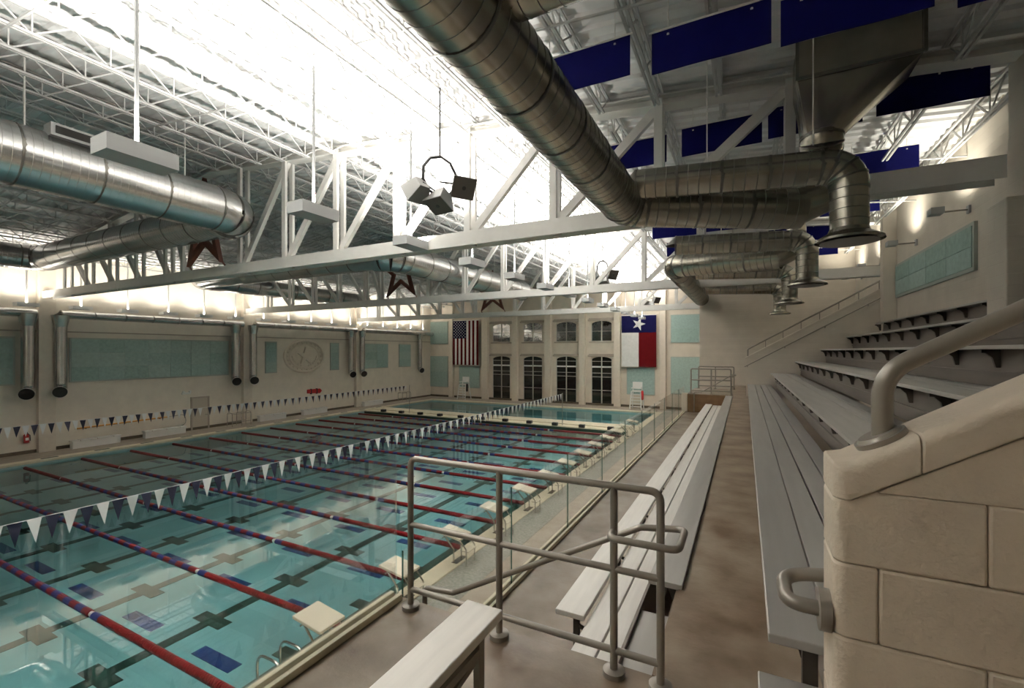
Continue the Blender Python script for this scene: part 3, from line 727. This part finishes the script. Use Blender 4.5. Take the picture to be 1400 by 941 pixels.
t0 = thing('branch_duct', (-.5, 3.4, ZC + 3.1), 'dark round branch duct leaving the overhead main duct and rising to the roof', 'duct')
p0, p1 = elbow(t0, (MX + .3, 3.45, ZC + 3.14), (.5, 3.45, ZC + 3.14), (.5, 3.45, TOP(.5)), .29, .4, n=4)
duct(t0, [(MX + .3, 3.45, ZC + 3.14), p0], .29, .8); duct(t0, [p1, (.5, 3.45, TOP(.5) + .12)], .29, .6)
# plenum box with its tapering transition
t = thing('plenum_box', (1.65, 9.9, ZC + 4.8), 'dark rectangular plenum box tapering down into a round duct below the roof', 'duct')
bx0, bx1, by0, by1, bz0, bz1 = .82, 2.52, 9.3, 10.15, ZC + 4.72, TOP(1.6) - .02
MB().box(bx0, bx1, by0, by1, bz0, bz1).build('box_body', M_DUCT_SHADED, t)
MB().box(bx0 - .03, bx1 + .03, by0 - .035, by0 - .001, bz0 - .03, bz0 + .02).box(bx0 - .03, bx0 + .02, by0 - .035, by0 - .001, bz0, bz1).box(bx1 - .02, bx1 + .03, by0 - .035, by0 - .001, bz0, bz1).build('flange', M_DUCTS, t)
nn = 32; cc = Vector((1.22, 9.7, ZC + 3.78)); mb = MB(); top_ = []
for k in range(nn):
    a = 2 * math.pi * k / nn; ux, uy = math.cos(a), math.sin(a); s_ = 1 / max(abs(ux), abs(uy))
    top_.append(((bx0 + bx1) / 2 + ux * s_ * (bx1 - bx0) / 2, (by0 + by1) / 2 + uy * s_ * (by1 - by0) / 2, bz0))
bot_ = [(cc.x + .33 * math.cos(2 * math.pi * k / nn), cc.y + .33 * math.sin(2 * math.pi * k / nn), cc.z) for k in range(nn)]
mb.add(top_ + bot_, [(k, (k + 1) % nn, nn + (k + 1) % nn, nn + k) for k in range(nn)]); mb.build('transition', M_DUCT_SHADED, t, smooth=True)
p0, p1 = elbow(t, cc + Vector((0, 0, .3)), cc + Vector((0, 0, -.18)), cc + Vector((.0, 2.2, -.18)), .33, .34, n=3)
duct(t, [cc, p0], .33, .5); duct(t, [p1, (cc.x, 10.12, p1.z)], .33, .8)

DM = M_DUCT
# left wall low ducts with down pipes
WXd, WZd, WR = -33.85, ZC + 2.03, .23
spans = [(YB + .3, TR[0] - .5, [WXd / q(38)]), (TR[0] + .5, TR[1] - .5, [WXd / q(83), WXd / q(322)]), (TR[1] + .5, TR[2] - .5, [WXd / q(346), WXd / q(480)]), (TR[2] + .5, YF - .3, [WXd / q(495), WXd / q(574)])]
SLB = ['ending at the pilaster beside the fire extinguisher', 'above the longest teal wall panel', 'above the round star medallion', 'closest to the wall of windows']
for k, (ya, yb, drops) in enumerate(spans):
    t = thing('wall_duct', (WXd, (ya + yb) / 2, WZd - .4), 'grey round duct on the left wall, ' + SLB[k], 'duct')
    duct(t, [(WXd, ya, WZd), (WXd, yb, WZd)], WR, 1.5)
    for yy in (ya, yb): MB().tube([(WXd, yy - .02, WZd), (WXd, yy + .02, WZd)], WR, 24).build('end_cap', M_DUCT, t, smooth=True)
    for y in drops:
        o_ = thing('x', (0, 0, 0), 'x', 'x'); 
        bpy.data.objects.remove(o_)
        MB().tube([(WXd, y, WZd - .05), (WXd, y, WZd - .40), (WXd, y, WZd - .7)], [.40, .34, .27], 24, caps=False).build('drop_collar', M_DUCT, t, smooth=True)
        zb = ZC - 1.86
        dp = MB().tube([(WXd, y, WZd - .7), (WXd, y, zb)], .27, 24, caps=False).build('down_pipe', M_DUCT, t, smooth=True)
        MB().tube([(WXd, y, zb + .01), (WXd, y, zb - .18), (WXd + .14, y - .05, zb - .32), (WXd + .46, y - .18, zb - .40)], [.27, .27, .28, .28], 24, caps=False).build('nozzle', M_DUCT, dp, smooth=True)
        MB().tube([(WXd + .44, y - .17, zb - .395), (WXd + .51, y - .20, zb - .412)], .33, 24, caps=False).build('nozzle_rim', M_STEEL, dp, smooth=True)
        MB().tube([(WXd + .46, y - .18, zb - .40), (WXd + .48, y - .187, zb - .405)], .30, 24).build('nozzle_opening', M_HOLE, dp)

# ------------------------------------------------------------------ blue banners over the bleachers
BW, BH = 1.60, .64
bx = [-3.20, -1.27, .44, 2.25]
rows = [7.2, 10.95, 14.6, 18.3, 22.0, 25.6]
bme = {}
RN = ['over the near bleacher rows', 'in the line beside the bleacher pilaster', 'in the third line', 'in the fourth line', 'in the fifth line', 'in the line nearest the end wall']
for j, y in enumerate(rows):
    for i, x in enumerate(bx):
        zt = min(TOP(x) - .10, ZC + 5.05 + .025 * (x + 1.2))
        if j == 0: zt = ZC + 4.88 - .05 * (x + 1.2)
        t = thing('hanging_banner', (x + BW / 2, y, zt), 'plain dark blue banner %s, %s from the right wall' % (RN[j], ORD[3 - i]), 'banner', 'blue banners hung over the bleachers')
        mb = MB(); vs = []; N = 16
        for a in range(N + 1):
            f = a / N; dy = .006 * math.sin(f * 9 + i + j) * (1)
            vs += [(x + BW * f, y + dy * .3, zt), (x + BW * f, y + dy, zt - BH)]
        vs2 = [(v[0], v[1] + .012, v[2]) for v in vs]
        n2 = len(vs); fs = []
        for a in range(N): fs += [(2*a, 2*a+1, 2*a+3, 2*a+2), (n2+2*a, n2+2*a+2, n2+2*a+3, n2+2*a+1), (2*a, 2*a+2, n2+2*a+2, n2+2*a), (2*a+1, n2+2*a+1, n2+2*a+3, 2*a+3)]
        fs += [(0, n2, n2+1, 1), (2*N, 2*N+1, n2+2*N+1, n2+2*N)]
        mb.add(vs + vs2, fs).build('cloth', M_BANNER, t)
        MB().tube([(x - .04, y + .006, zt), (x + BW + .04, y + .006, zt)], .018, 8).build('top_bar', M_STEEL, t)
        for f in (.15, .85):
            MB().tube([(x + BW * f, y + .006, zt), (x + BW * f, y + .006, TOP(x) + .1)], .008, 5).build('hanger_wire', M_STEEL, t)
            MB().disc((x + BW * f, y - .004, zt - .10), .018, .02, 8).build('grommet', M_STEEL, t)

# ------------------------------------------------------------------ speaker clusters
SPX, SPZ = -6.45, ZC + 3.92
for k, (y, lab) in enumerate(((8.85, 'over the near lanes'), (22.8, 'over the far lanes'), (36.0, 'near the wall of windows'))):
    c = Vector((SPX, y, SPZ))
    t = thing('speaker_cluster', c, 'three grey loudspeakers hung from a black ring, ' + lab, 'loudspeaker')
    ring = [c + Vector((.02 * math.cos(a), .47 * math.sin(a) * cs + 0, .47 * math.cos(a) + .22)) + Vector((.42 * math.sin(a) * .45, 0, 0)) for a in [2 * math.pi * i / 10 for i in range(10)]]
    MB().tube(ring, .035, 6, closed=True).build('ring', M_BLACK, t)
    MB().tube([c + Vector((0, 0, .66)), Vector((SPX, y, TOP(SPX) + .18))], .022, 8).build('rod', M_BLACK, t)
    for i, (off, yaw, tilt) in enumerate(((Vector((-.30, -.42, -.16)), 165, 36), (Vector((.10, -.10, -.36)), 262, 62), (Vector((.32, .42, .08)), 326, 30))):
        sp = thing('x', (0, 0, 0), 'x', 'x'); bpy.data.objects.remove(sp)
        p = c + off; W, H, D = .30, .26, .42
        # tapered cabinet: wide front, narrow back, local +x is the front
        vs = [(D/2, -W, -H), (D/2, W, -H), (D/2, W, H), (D/2, -W, H), (-D/2, -W*.45, -H*.6), (-D/2, W*.45, -H*.6), (-D/2, W*.45, H*.6), (-D/2, -W*.45, H*.6)]
        Rm = Matrix.Rotation(math.radians(yaw), 4, 'Z') @ Matrix.Rotation(math.radians(tilt), 4, 'Y')
        o = MB().add([p + Rm @ Vector(v) for v in vs], [(0,1,2,3),(4,7,6,5),(0,4,5,1),(1,5,6,2),(2,6,7,3),(3,7,4,0)]).build('speaker', M_SPK, t, bevel=.012)
        gv = [(D/2 + .006, -W*.94, -H*.94), (D/2 + .006, W*.94, -H*.94), (D/2 + .006, W*.94, H*.94), (D/2 + .006, -W*.94, H*.94), (D/2, -W*.94, -H*.94), (D/2, W*.94, -H*.94), (D/2, W*.94, H*.94), (D/2, -W*.94, H*.94)]
        MB().add([p + Rm @ Vector(v) for v in gv], [(0,1,2,3),(4,7,6,5),(0,4,5,1),(1,5,6,2),(2,6,7,3),(3,7,4,0)]).build('grille', M_SPKF, o)
        MB().tube([p + Rm @ Vector((D/2 + .005, 0, 0)), p + Rm @ Vector((D/2 + .012, 0, 0))], .05, 12).build('badge', M_BLACK, o)
        MB().tube([p + Rm @ Vector((-D/2, 0, 0)), c + Vector((0, 0, .1 if i == 2 else -.2))], .02, 6).build('bracket', M_BLACK, t)

# ------------------------------------------------------------------ lane ropes with float blocks
def float_mesh(m, L=.30, r=.074):
    prof = []; n_ = 5; p = L / n_
    pts = []; rr = []
    for k in range(n_):
        for f, q_ in ((.04, .55), (.10, 1), (.88, 1), (.94, .55)): pts.append((k * p + p * f, 0, 0)); rr.append(r * q_)
    return MB().tube(pts, rr, 10).mesh('float', m, True)
FRED, FBLU, FWHT = float_mesh(M_RED), float_mesh(M_RBLUE), float_mesh(M_WHITE, .12, .055)
cable = MB().tube([(PX0 + .02, 0, 0), (PX1 - .02, 0, 0)], .008, 6).mesh('cable', M_CHROME)
NR = 13
for k in range(NR):
    y = 4.64 + 2.15 * k
    t = thing('lane_rope', (-19.3, y, .01), 'floating lane rope of red and blue discs, %s from the cream bulkhead' % ORD[NR - 1 - k], 'lane rope', 'lane ropes across the pool')
    inst('cable', cable, (0, y, .01), t)
    x = PX1 - .35 - .3; j = 0
    while x > PX0 + .3:
        dist = min(PX1 - x, x - PX0)
        if dist < 5.2: me = FRED
        else: me = FRED if j % 2 else FBLU
        inst('float', me, (x, y, .01), t)
        j += 1
        if j in (17, 41, 64): inst('marker_float', FWHT, (x - .13, y, .01), t); x -= .13
        x -= .305
# ------------------------------------------------------------------ starting blocks
NB = 13
def pl(c, Rm, vs): return [Vector(c) + Rm @ Vector(v) for v in vs]
for k in range(NB):
    y = 5.72 + 2.15 * k; x = PX1 + .15; zt = DZ + .72
    t = thing('starting_block', (x + .25, y, DZ), 'cream topped starting block on bent steel legs, %s from the cream bulkhead' % ORD[NB - 1 - k], 'starting block', 'starting blocks along the pool edge')
    Rm = Matrix.Rotation(math.radians(8), 4, 'Y')
    sx, sy_, th = .36, .28, .03
    vs = [(-sx, -sy_, -th), (sx, -sy_, -th), (sx, sy_, -th), (-sx, sy_, -th), (-sx, -sy_, th), (sx, -sy_, th), (sx, sy_, th), (-sx, sy_, th)]
    MB().add(pl((x, y, zt), Rm, vs), [(0,3,2,1),(4,5,6,7),(0,1,5,4),(1,2,6,5),(2,3,7,6),(3,0,4,7)]).build('top_plate', M_BLOCK, t, bevel=.015)
    for s in (-1, 1):
        MB().tube(fillet([(x - .22, y + s * .18, zt - .02), (x + .10, y + s * .18, zt - .36), (x + .10, y + s * .18, DZ)], .08, 4), .022, 8).build('leg', M_CHROME, t, smooth=True)
        MB().tube(fillet([(x + .28, y + s * .20, zt - .06), (x + .50, y + s * .20, zt - .30), (x + .50, y + s * .20, DZ)], .08, 4), .020, 8).build('leg', M_CHROME, t, smooth=True)
    MB().tube([(x - .24, y - .20, zt - .12), (x - .24, y + .20, zt - .12)], .016, 8).build('grip_bar', M_CHROME, t)
    MB().box(x + .36, x + .56, y - .2, y + .2, zt - .36, zt - .33).build('step', M_BLOCK, t, bevel=.008)
    MB().box(x + .06, x + .24, y - .24, y + .24, DZ, DZ + .035).build('base_plate', M_CHROME, t)
for k, (y, lab) in enumerate(((4.82, 'chrome grab rail arching over the pool edge farther from the starting block'), (5.24, 'chrome grab rail arching over the pool edge next to the starting block'))):
    g = thing('grab_rail', (PX1, y, DZ), lab, 'grab rail')
    MB().tube(fillet([(PX1 + .35, y, DZ), (PX1 + .35, y, DZ + .48), (PX1 - .25, y, DZ + .48), (PX1 - .25, y, -.5)], .22, 8), .022, 10).build('rail', M_CHROME, g, smooth=True)
    MB().disc((PX1 + .35, y, DZ), .05, .02, 14).build('flange', M_CHROME, g)

# ------------------------------------------------------------------ bulkhead across the pool
bk = thing('pool_bulkhead', (-19.3, 33, 0), 'cream walkway bulkhead dividing the lap pool from the diving pool', 'bulkhead')
MB().box(PX0 + .07, PX1 - .07, 31.6, 34.4, -.75, .17).build('deck', M_COPE, bk, bevel=.02)
MB().box(PX0 + .07, PX1 - .07, 31.52, 31.6, -.1, .10).build('gutter_edge', M_LINE, bk)
MB().box(PX0 + .07, PX1 - .07, 32.4, 33.6, .17, .24).build('raised_walk', M_COPE, bk, bevel=.02)
for k in range(11):
    MB().box(-29.6 + 2.1 * k, -29.2 + 2.1 * k, 31.55, 31.85, .17, .38).build('anchor_box', M_BLACK, bk)

# ------------------------------------------------------------------ pennant strings
pw_ = MB().prism([(-.11, 0), (.11, 0), (0, -.46)], 'x', -.004, .004).mesh('pennant', M_PENW)
pd_ = MB().prism([(-.11, 0), (.11, 0), (0, -.46)], 'x', -.004, .004).mesh('pennant', M_NAVY)
for (x, lab, ya) in ((-12.1, 'string of navy and white pennants over the lanes on the starting block side', 2.0), (-26.6, 'string of navy and white pennants over the lanes on the left wall side', 5.0)):
    t = thing('pennant_string', (x, 16, 2.6), lab, 'pennants')
    z = ZC - (3.2 if x > -20 else 3.08)
    def sag(y): return z - .10 * (1 - ((y - 17) / 15.0) ** 2) * .5
    ys = [ya - 3 + (31.9 - ya + 3) * k / 24 for k in range(25)]
    MB().tube([(x, y, sag(y)) for y in ys], .008, 5).build('cord', M_PENW, t)
    y = ya - 2.6; k = 0
    while y < 31.7:
        inst('pennant', pd_ if k % 2 else pw_, (x, y, sag(y)), t, rot=(random.uniform(-.05, .05), random.uniform(-.12, .12), random.uniform(-.15, .15)))
        y += .262 if k != 46 else .5; k += 1
    for yp in (31.95,):
        MB().tube([(x, yp, .17), (x, yp, z + .06)], .03, 10).build('stanchion', M_CHROME, t, smooth=True)
# ------------------------------------------------------------------ acoustic panels
def panel_Y(lab, u0, u1, v0, v1, nx=1, nz=1, Y=YF):
    a, b = q(u0) * Y, q(u1) * Y; um = (u0 + u1) / 2
    z1, z0 = atY(um, v0, Y).z, atY(um, v1, Y).z
    t = thing('acoustic_panel', ((a + b) / 2, Y - .05, z0), lab, 'panel')
    MB().box(a, b, Y - .07, Y - .001, z0, z1).build('frame', M_TEALF, t)
    for i in range(nx):
        for j in range(nz):
            MB().box(a + .06 + (b - a - .12) * i / nx + .006, a + .06 + (b - a - .12) * (i + 1) / nx - .006, Y - .09, Y - .07, z0 + .06 + (z1 - z0 - .12) * j / nz + .006, z0 + .06 + (z1 - z0 - .12) * (j + 1) / nz - .006).build('panel_tile', random.choice(M_TEALS), t)
def panel_X(lab, X, ya, yb, z0, z1, ny, nz, side=1):
    t = thing('acoustic_panel', (X + side * .04, (ya + yb) / 2, z0), lab, 'panel')
    x0, x1 = sorted((X + side * .001, X + side * .07)); f0, f1 = sorted((X + side * .07, X + side * .09))
    MB().box(x0, x1, ya, yb, z0, z1).build('frame', M_TEALF, t)
    for i in range(ny):
        for j in range(nz):
            MB().box(f0, f1, ya + .08 + (yb - ya - .16) * i / ny + .006, ya + .08 + (yb - ya - .16) * (i + 1) / ny - .006, z0 + .08 + (z1 - z0 - .16) * j / nz + .006, z0 + .08 + (z1 - z0 - .16) * (j + 1) / nz - .006).build('panel_tile', random.choice(M_TEALS), t)
PZ0, PZ1 = ZC - 1.80, ZC + .76
def LY(u): return XL / q(u)
panel_X('longest teal acoustic panel of many tiles on the left wall', XL, LY(94), LY(312), PZ0, PZ1, 7, 3)
panel_X('teal acoustic panel on the left wall before the pilaster by the fire extinguisher', XL, 2.0, LY(20), PZ0, PZ1, 5, 3)
panel_X('narrow teal acoustic panel beside the round medallion and the paired down pipes', XL, LY(362), LY(378), PZ0, PZ1, 1, 3)
panel_X('narrow teal acoustic panel between the round medallion and the window wall end', XL, LY(451), LY(463), PZ0, PZ1, 1, 3)
panel_X('squarish teal acoustic panel on the left wall beyond the last paired down pipes', XL, LY(498), LY(530), PZ0, PZ1, 2, 3)
panel_X('narrow teal acoustic panel on the left wall closest to the window wall', XL, LY(545), LY(561), PZ0, PZ1, 1, 3)
panel_X('long teal acoustic panel high on the taupe wall above the bleachers', XR, 14.1, 20.2, ZC + 1.85, ZC + 2.98, 4, 2, side=-1)
panel_X('long teal acoustic panel on the taupe wall behind the near bleacher rows', XR, 3.2, 9.9, ZC + 1.85, ZC + 2.98, 4, 2, side=-1)
panel_Y('upper teal panel at the left corner of the window wall', 588, 613, 440, 471, 1, 2)
panel_Y('lower teal panel at the left corner of the window wall', 588, 613, 487, 529, 1, 2)
panel_Y('teal panel below the striped flag', 628, 656, 500.5, 530.5)
panel_Y('teal panel below the three-colour flag with one star', 857, 895.5, 503, 540)
panel_Y('upper teal panel beside the one-star flag', 917, 957, 430, 469, 1, 2)
panel_Y('lower teal panel beside the one-star flag', 917, 957, 488, 540, 1, 2)

# ------------------------------------------------------------------ flags hung flat on the far wall
def starpoly(cx, cz, r, rot=0, k_=.382): return [(cx + r * (1 if k % 2 == 0 else k_) * math.sin(k * math.pi / 5 + rot), cz + r * (1 if k % 2 == 0 else k_) * math.cos(k * math.pi / 5 + rot)) for k in range(10)]
a, b = q(622.5) * YF, q(657) * YF; z1, z0 = atY(640, 439, YF).z, atY(640, 499, YF).z
t = thing('striped_flag', ((a + b) / 2, YF - .5, z0), 'flag hung upright with red and white stripes and a starred blue corner', 'flag')
yf = YF - .5; sw = (b - a) / 13; cw = a + sw * 7; cz_ = z1 - (z1 - z0) * .40
for k in range(13):
    x0 = a + sw * k; zt = z1 if x0 >= cw - 1e-6 else cz_
    yo = .015 * math.sin(k * 1.7)
    MB().box(x0, x0 + sw, yf + yo, yf + yo + .02, z0, zt).build('stripe', M_FRED if k % 2 == 0 else M_FWHITE, t)
MB().box(a, cw, yf - .005, yf + .025, cz_, z1).build('canton', M_FNAVY, t)
mb = MB()
for r_ in range(11):
    for c_ in range(9):
        if (r_ + c_) % 2 == 0: mb.prism(starpoly(a + (cw - a) * (c_ + 1) / 10, cz_ + (z1 - cz_) * (r_ + 1) / 12, .075), 'y', yf - .012, yf - .004)
so = mb.build('canton_stars', M_FWHITE, t); so['kind'] = 'stuff'
MB().tube([(a - .1, yf + .01, z1 + .02), (b + .1, yf + .01, z1 + .02)], .03, 8).build('flag_pole', M_STEEL, t)
MB().bar((a + .2, yf + .01, z1 + .02), (a + .2, YF, z1 + .02), .03, .03).build('bracket', M_STEEL, t); MB().bar((b - .2, yf + .01, z1 + .02), (b - .2, YF, z1 + .02), .03, .03).build('bracket', M_STEEL, t)
a, b = q(851.5) * YF, q(898.5) * YF; z1, z0 = atY(875, 432, YF).z, atY(875, 501.5, YF).z
t = thing('one_star_flag', ((a + b) / 2, YF - .5, z0), 'flag hung upright, blue with one white star above white and red halves', 'flag')
zm = z1 - (z1 - z0) / 3; xm = (a + b) / 2
MB().box(a, b, yf, yf + .02, zm, z1).build('blue_field', M_FBLUE, t)
MB().box(a, xm, yf, yf + .02, z0, zm).build('white_field', M_FWHITE, t)
MB().box(xm, b, yf, yf + .02, z0, zm).build('red_field', M_FRED, t)
MB().prism(starpoly((a + b) / 2, (zm + z1) / 2, (z1 - zm) * .40, rot=math.pi / 2), 'y', yf - .012, yf - .002).build('star', M_FWHITE, t)
MB().tube([(a - .1, yf + .01, z1 + .02), (b + .1, yf + .01, z1 + .02)], .03, 8).build('flag_pole', M_STEEL, t)
MB().bar((a + .2, yf + .01, z1 + .02), (a + .2, YF, z1 + .02), .03, .03).build('bracket', M_STEEL, t); MB().bar((b - .2, yf + .01, z1 + .02), (b - .2, YF, z1 + .02), .03, .03).build('bracket', M_STEEL, t)

# ------------------------------------------------------------------ round relief medallion
p = atX(416, 487, XL); t = thing('wall_medallion', (XL, p.y, p.z - 1.1), 'large oval plaster medallion with a raised star on the left wall', 'medallion')
def oval(ra_, rb_, x0, x1, inner=None):
    mb = MB(); N = 48
    if inner is None:
        mb.prism([(p.y + ra_ * math.cos(2 * math.pi * k / N), p.z + rb_ * math.sin(2 * math.pi * k / N)) for k in range(N)], 'x', x0, x1)
    else:
        mb.tube([(x1, p.y + ra_ * math.cos(2 * math.pi * k / N), p.z + rb_ * math.sin(2 * math.pi * k / N)) for k in range(N)], inner, 8, closed=True)
    return mb
MA, MBb = 1.95, 1.36
oval(MA, MBb, XL + .001, XL + .05).build('plate', M_PIL, t)
oval(MA, MBb, 0, XL + .06, .13).build('outer_ring', M_PIL, t, smooth=True); oval(MA * .76, MBb * .76, 0, XL + .06, .08).build('inner_ring', M_PIL, t, smooth=True)
MB().prism([(p.y + v[0] - 0, p.z + v[1]) for v in starpoly(0, 0, .82)], 'x', XL + .05, XL + .24).build('star', M_PIL, t, bevel=.03)
for k in range(22):
    an = 2 * math.pi * k / 22; c = Vector((XL + .07, p.y + MA * .87 * math.cos(an), p.z + MBb * .87 * math.sin(an)))
    tg = Vector((0, -math.sin(an) * 1.0, math.cos(an) * .7)).normalized()
    MB().tube([c - tg * .12, c - tg * .05, c + tg * .05, c + tg * .12], [.01, .07, .07, .01], 8).build('raised_letter_mark', M_PIL, t, smooth=True)
for s in (-1, 1):
    for k in range(6):
        an = math.pi * (1.5 + s * (.10 + .075 * k)); c = Vector((XL + .07, p.y + MA * .62 * math.cos(an), p.z + MBb * .62 * math.sin(an)))
        MB().tube([c - Vector((0, .02, .13)), c, c + Vector((0, s * .05, .15))], [.015, .07, .01], 6).build('wreath_leaf', M_PIL, t, smooth=True)

# ------------------------------------------------------------------ left deck: benches, door, extinguisher, pole, sign
for k, (ua, ub, lab) in enumerate(((98, 166, 'low white bench box on the left deck under the orange rescue pole'), (198, 255, 'low white bench box on the left deck just before the beige door'), (355, 392, 'low white bench box on the left deck, first beyond the beige door'), (415, 448, 'low white bench box on the left deck, second beyond the beige door'), (498, 524, 'low white bench box on the left deck nearest the window wall'))):
    xb = XL + .75
    ya, yb = (XL + .75) / q(ua), (XL + .75) / q(ub)
    t = thing('deck_bench', (xb, (ya + yb) / 2, DZ), lab, 'bench')
    MB().box(XL + .35, xb + .04, ya, yb, DZ + .40, DZ + .46).build('seat', M_WHITE, t, bevel=.01)
    MB().box(XL + .40, xb, ya + .04, yb - .04, DZ, DZ + .40).build('base', M_WHITE, t)
    for i in range(3): MB().box(XL + .36, xb + .045, ya + (yb - ya) * (i + .5) / 3 - .01, ya + (yb - ya) * (i + .5) / 3 + .01, DZ + .401, DZ + .464).build('seat_joint', M_TRIM, t)
ya, yb = LY(262.5), LY(283.5)
d = struct(MB().box(XL + .001, XL + .05, ya, yb, DZ, DZ + 2.2).build('door_1', M_DOOR))
MB().box(XL, XL + .09, ya - .1, ya, DZ, DZ + 2.3).build('door_frame', M_TRIM, d); MB().box(XL, XL + .09, yb, yb + .1, DZ, DZ + 2.3).build('door_frame', M_TRIM, d); MB().box(XL, XL + .09, ya, yb, DZ + 2.2, DZ + 2.3).build('door_frame', M_TRIM, d)
MB().bar((XL + .10, yb - .2, DZ + 1.0), (XL + .10, yb - .05, DZ + 1.0), .03, .03).build('door_handle', M_CHROME, d)
p = atX(254, 538, XL); t = thing('exit_light', (XL, p.y, p.z), 'small white twin emergency light on the wall beside the beige door', 'light')
MB().box(XL, XL + .10, p.y - .28, p.y + .28, p.z - .06, p.z + .08).build('body', M_WHITE, t, bevel=.01)
for s in (-.2, .2): MB().tube([(XL + .08, p.y + s, p.z + .12), (XL + .18, p.y + s, p.z + .12)], .07, 12).build('lamp_head', M_WHITE, t)
p = atX(36, 598, XL + .14); t = thing('fire_extinguisher', (XL + .14, p.y, p.z - .3), 'red fire extinguisher hung on the left wall under the pennants', 'extinguisher')
c = Vector((XL + .14, p.y, p.z)); MB().tube([c + Vector((0, 0, -.30)), c + Vector((0, 0, .12)), c + Vector((0, 0, .20))], [.11, .11, .04], 16).build('cylinder', M_SIGNR, t, smooth=True)
MB().box(c.x - .04, c.x + .10, c.y - .03, c.y + .03, c.z + .20, c.z + .28).build('valve', M_BLACK, t); MB().tube(fillet([c + Vector((.08, 0, .24)), c + Vector((.14, .1, .1)), c + Vector((.1, .12, -.2))], .06, 4), .02, 6).build('hose', M_BLACK, t)
MB().box(c.x - .115, c.x + .117, c.y - .06, c.y + .06, c.z - .16, c.z - .02).build('paper_band', M_WHITE, t); MB().box(XL, c.x - .09, c.y - .03, c.y + .03, c.z - .1, c.z + .1).build('bracket', M_BLACK, t)
pa, pb = atX(103, 586.5, XL + .12), atX(230, 570, XL + .12)
t = thing('rescue_pole', (XL + .12, (pa.y + pb.y) / 2, pa.z), 'long orange rescue pole with a hook lying along the left wall', 'pole')
MB().tube([pa, pb], .045, 8).build('shaft', M_ORANGE, t); MB().tube(fillet([pb, pb + Vector((0, 1.0, .05)), pb + Vector((0, 1.1, -.6)), pb + Vector((0, .6, -.8))], .3, 6), .025, 8).build('hook', M_CHROME, t)
for f in (.1, .5, .9):
    c = pa.lerp(pb, f); MB().bar((XL, c.y, c.z - .06), (XL + .16, c.y, c.z - .06), .05, .03).build('wall_hook', M_BLACK, t)
p = atX(429, 535, XL); t = thing('rescue_board', (XL, p.y, p.z), 'small red rescue board hung on the left wall under the medallion', 'rescue board')
MB().prism([(p.y - .75, p.z - .14), (p.y + .6, p.z - .22), (p.y + .8, p.z), (p.y + .6, p.z + .2), (p.y - .75, p.z + .2)], 'x', XL + .02, XL + .12).build('board', M_SIGNR, t, bevel=.02); MB().box(XL, XL + .14, p.y - .4, p.y - .3, p.z - .24, p.z + .24).box(XL, XL + .14, p.y + .2, p.y + .3, p.z - .24, p.z + .24).build('strap', M_BLACK, t)
for u_, lab in ((327, 'small tubular steel rack on the left deck by the pilaster with paired down pipes'), (553, 'small tubular steel rack on the left deck by the window wall')):
    X = XL + .9; y = X / q(u_); t = thing('tube_rack', (X, y, DZ), lab, 'rack')
    for s in (-.7, 0, .7):
        MB().tube(fillet([(X - .3, y + s, DZ), (X - .3, y + s, DZ + 1.0), (X + .3, y + s, DZ + 1.0), (X + .3, y + s, DZ)], .2, 5), .025, 8).build('hoop', M_CHROME, t, smooth=True)
    for zz in (.3, .9): MB().tube([(X - .3, y - .7, DZ + zz), (X - .3, y + .7, DZ + zz)], .02, 8).tube([(X + .3, y - .7, DZ + zz), (X + .3, y + .7, DZ + zz)], .02, 8).build('rail', M_CHROME, t)
# ------------------------------------------------------------------ lifeguard chairs on the far deck
for u_, lab, extra in ((870.5, 'tall white lifeguard chair with a red rescue tube below the one-star flag', M_SIGNR), (634.5, 'tall white lifeguard chair with a dark bag below the striped flag', M_BRK)):
    y = 43.9; x = q(u_) * y; t = thing('lifeguard_chair', (x, y, DZ), lab, 'lifeguard chair')
    w_ = .42
    for sx in (-1, 1):
        for sy2 in (-1, 1):
            MB().bar((x + sx * (w_ + .12), y + sy2 * .62, DZ), (x + sx * w_, y + sy2 * .35, DZ + 1.7), .08, .08).build('leg', M_WHITE, t)
        MB().bar((x + sx * w_, y - .35, DZ + 2.0), (x + sx * w_, y + .35, DZ + 2.0), .07, .06).build('armrest', M_WHITE, t)
        MB().bar((x + sx * w_, y + .35, DZ + 1.7), (x + sx * w_, y + .40, DZ + 2.55), .07, .06).build('back_post', M_WHITE, t)
    for k in range(5): MB().box(x - w_ - .1 + .02 * k, x + w_ + .1 - .02 * k, y - .64 + .05 * k, y - .54 + .05 * k, DZ + .25 + .28 * k, DZ + .33 + .28 * k).build('ladder_rung', M_WHITE, t)
    MB().box(x - w_, x + w_, y - .36, y + .36, DZ + 1.66, DZ + 1.74).build('seat', M_WHITE, t, bevel=.01)
    MB().box(x - w_, x + w_, y + .34, y + .40, DZ + 1.9, DZ + 2.55).build('backrest', M_WHITE, t, bevel=.01)
    MB().tube([(x + w_ + .16, y - .3, DZ + .9), (x + w_ + .16, y - .3, DZ + 1.0), (x + w_ + .16, y - .3, DZ + 1.7), (x + w_ + .16, y - .3, DZ + 1.8)], [.05, .12, .12, .05], 10).build('rescue_tube', extra, t, smooth=True)
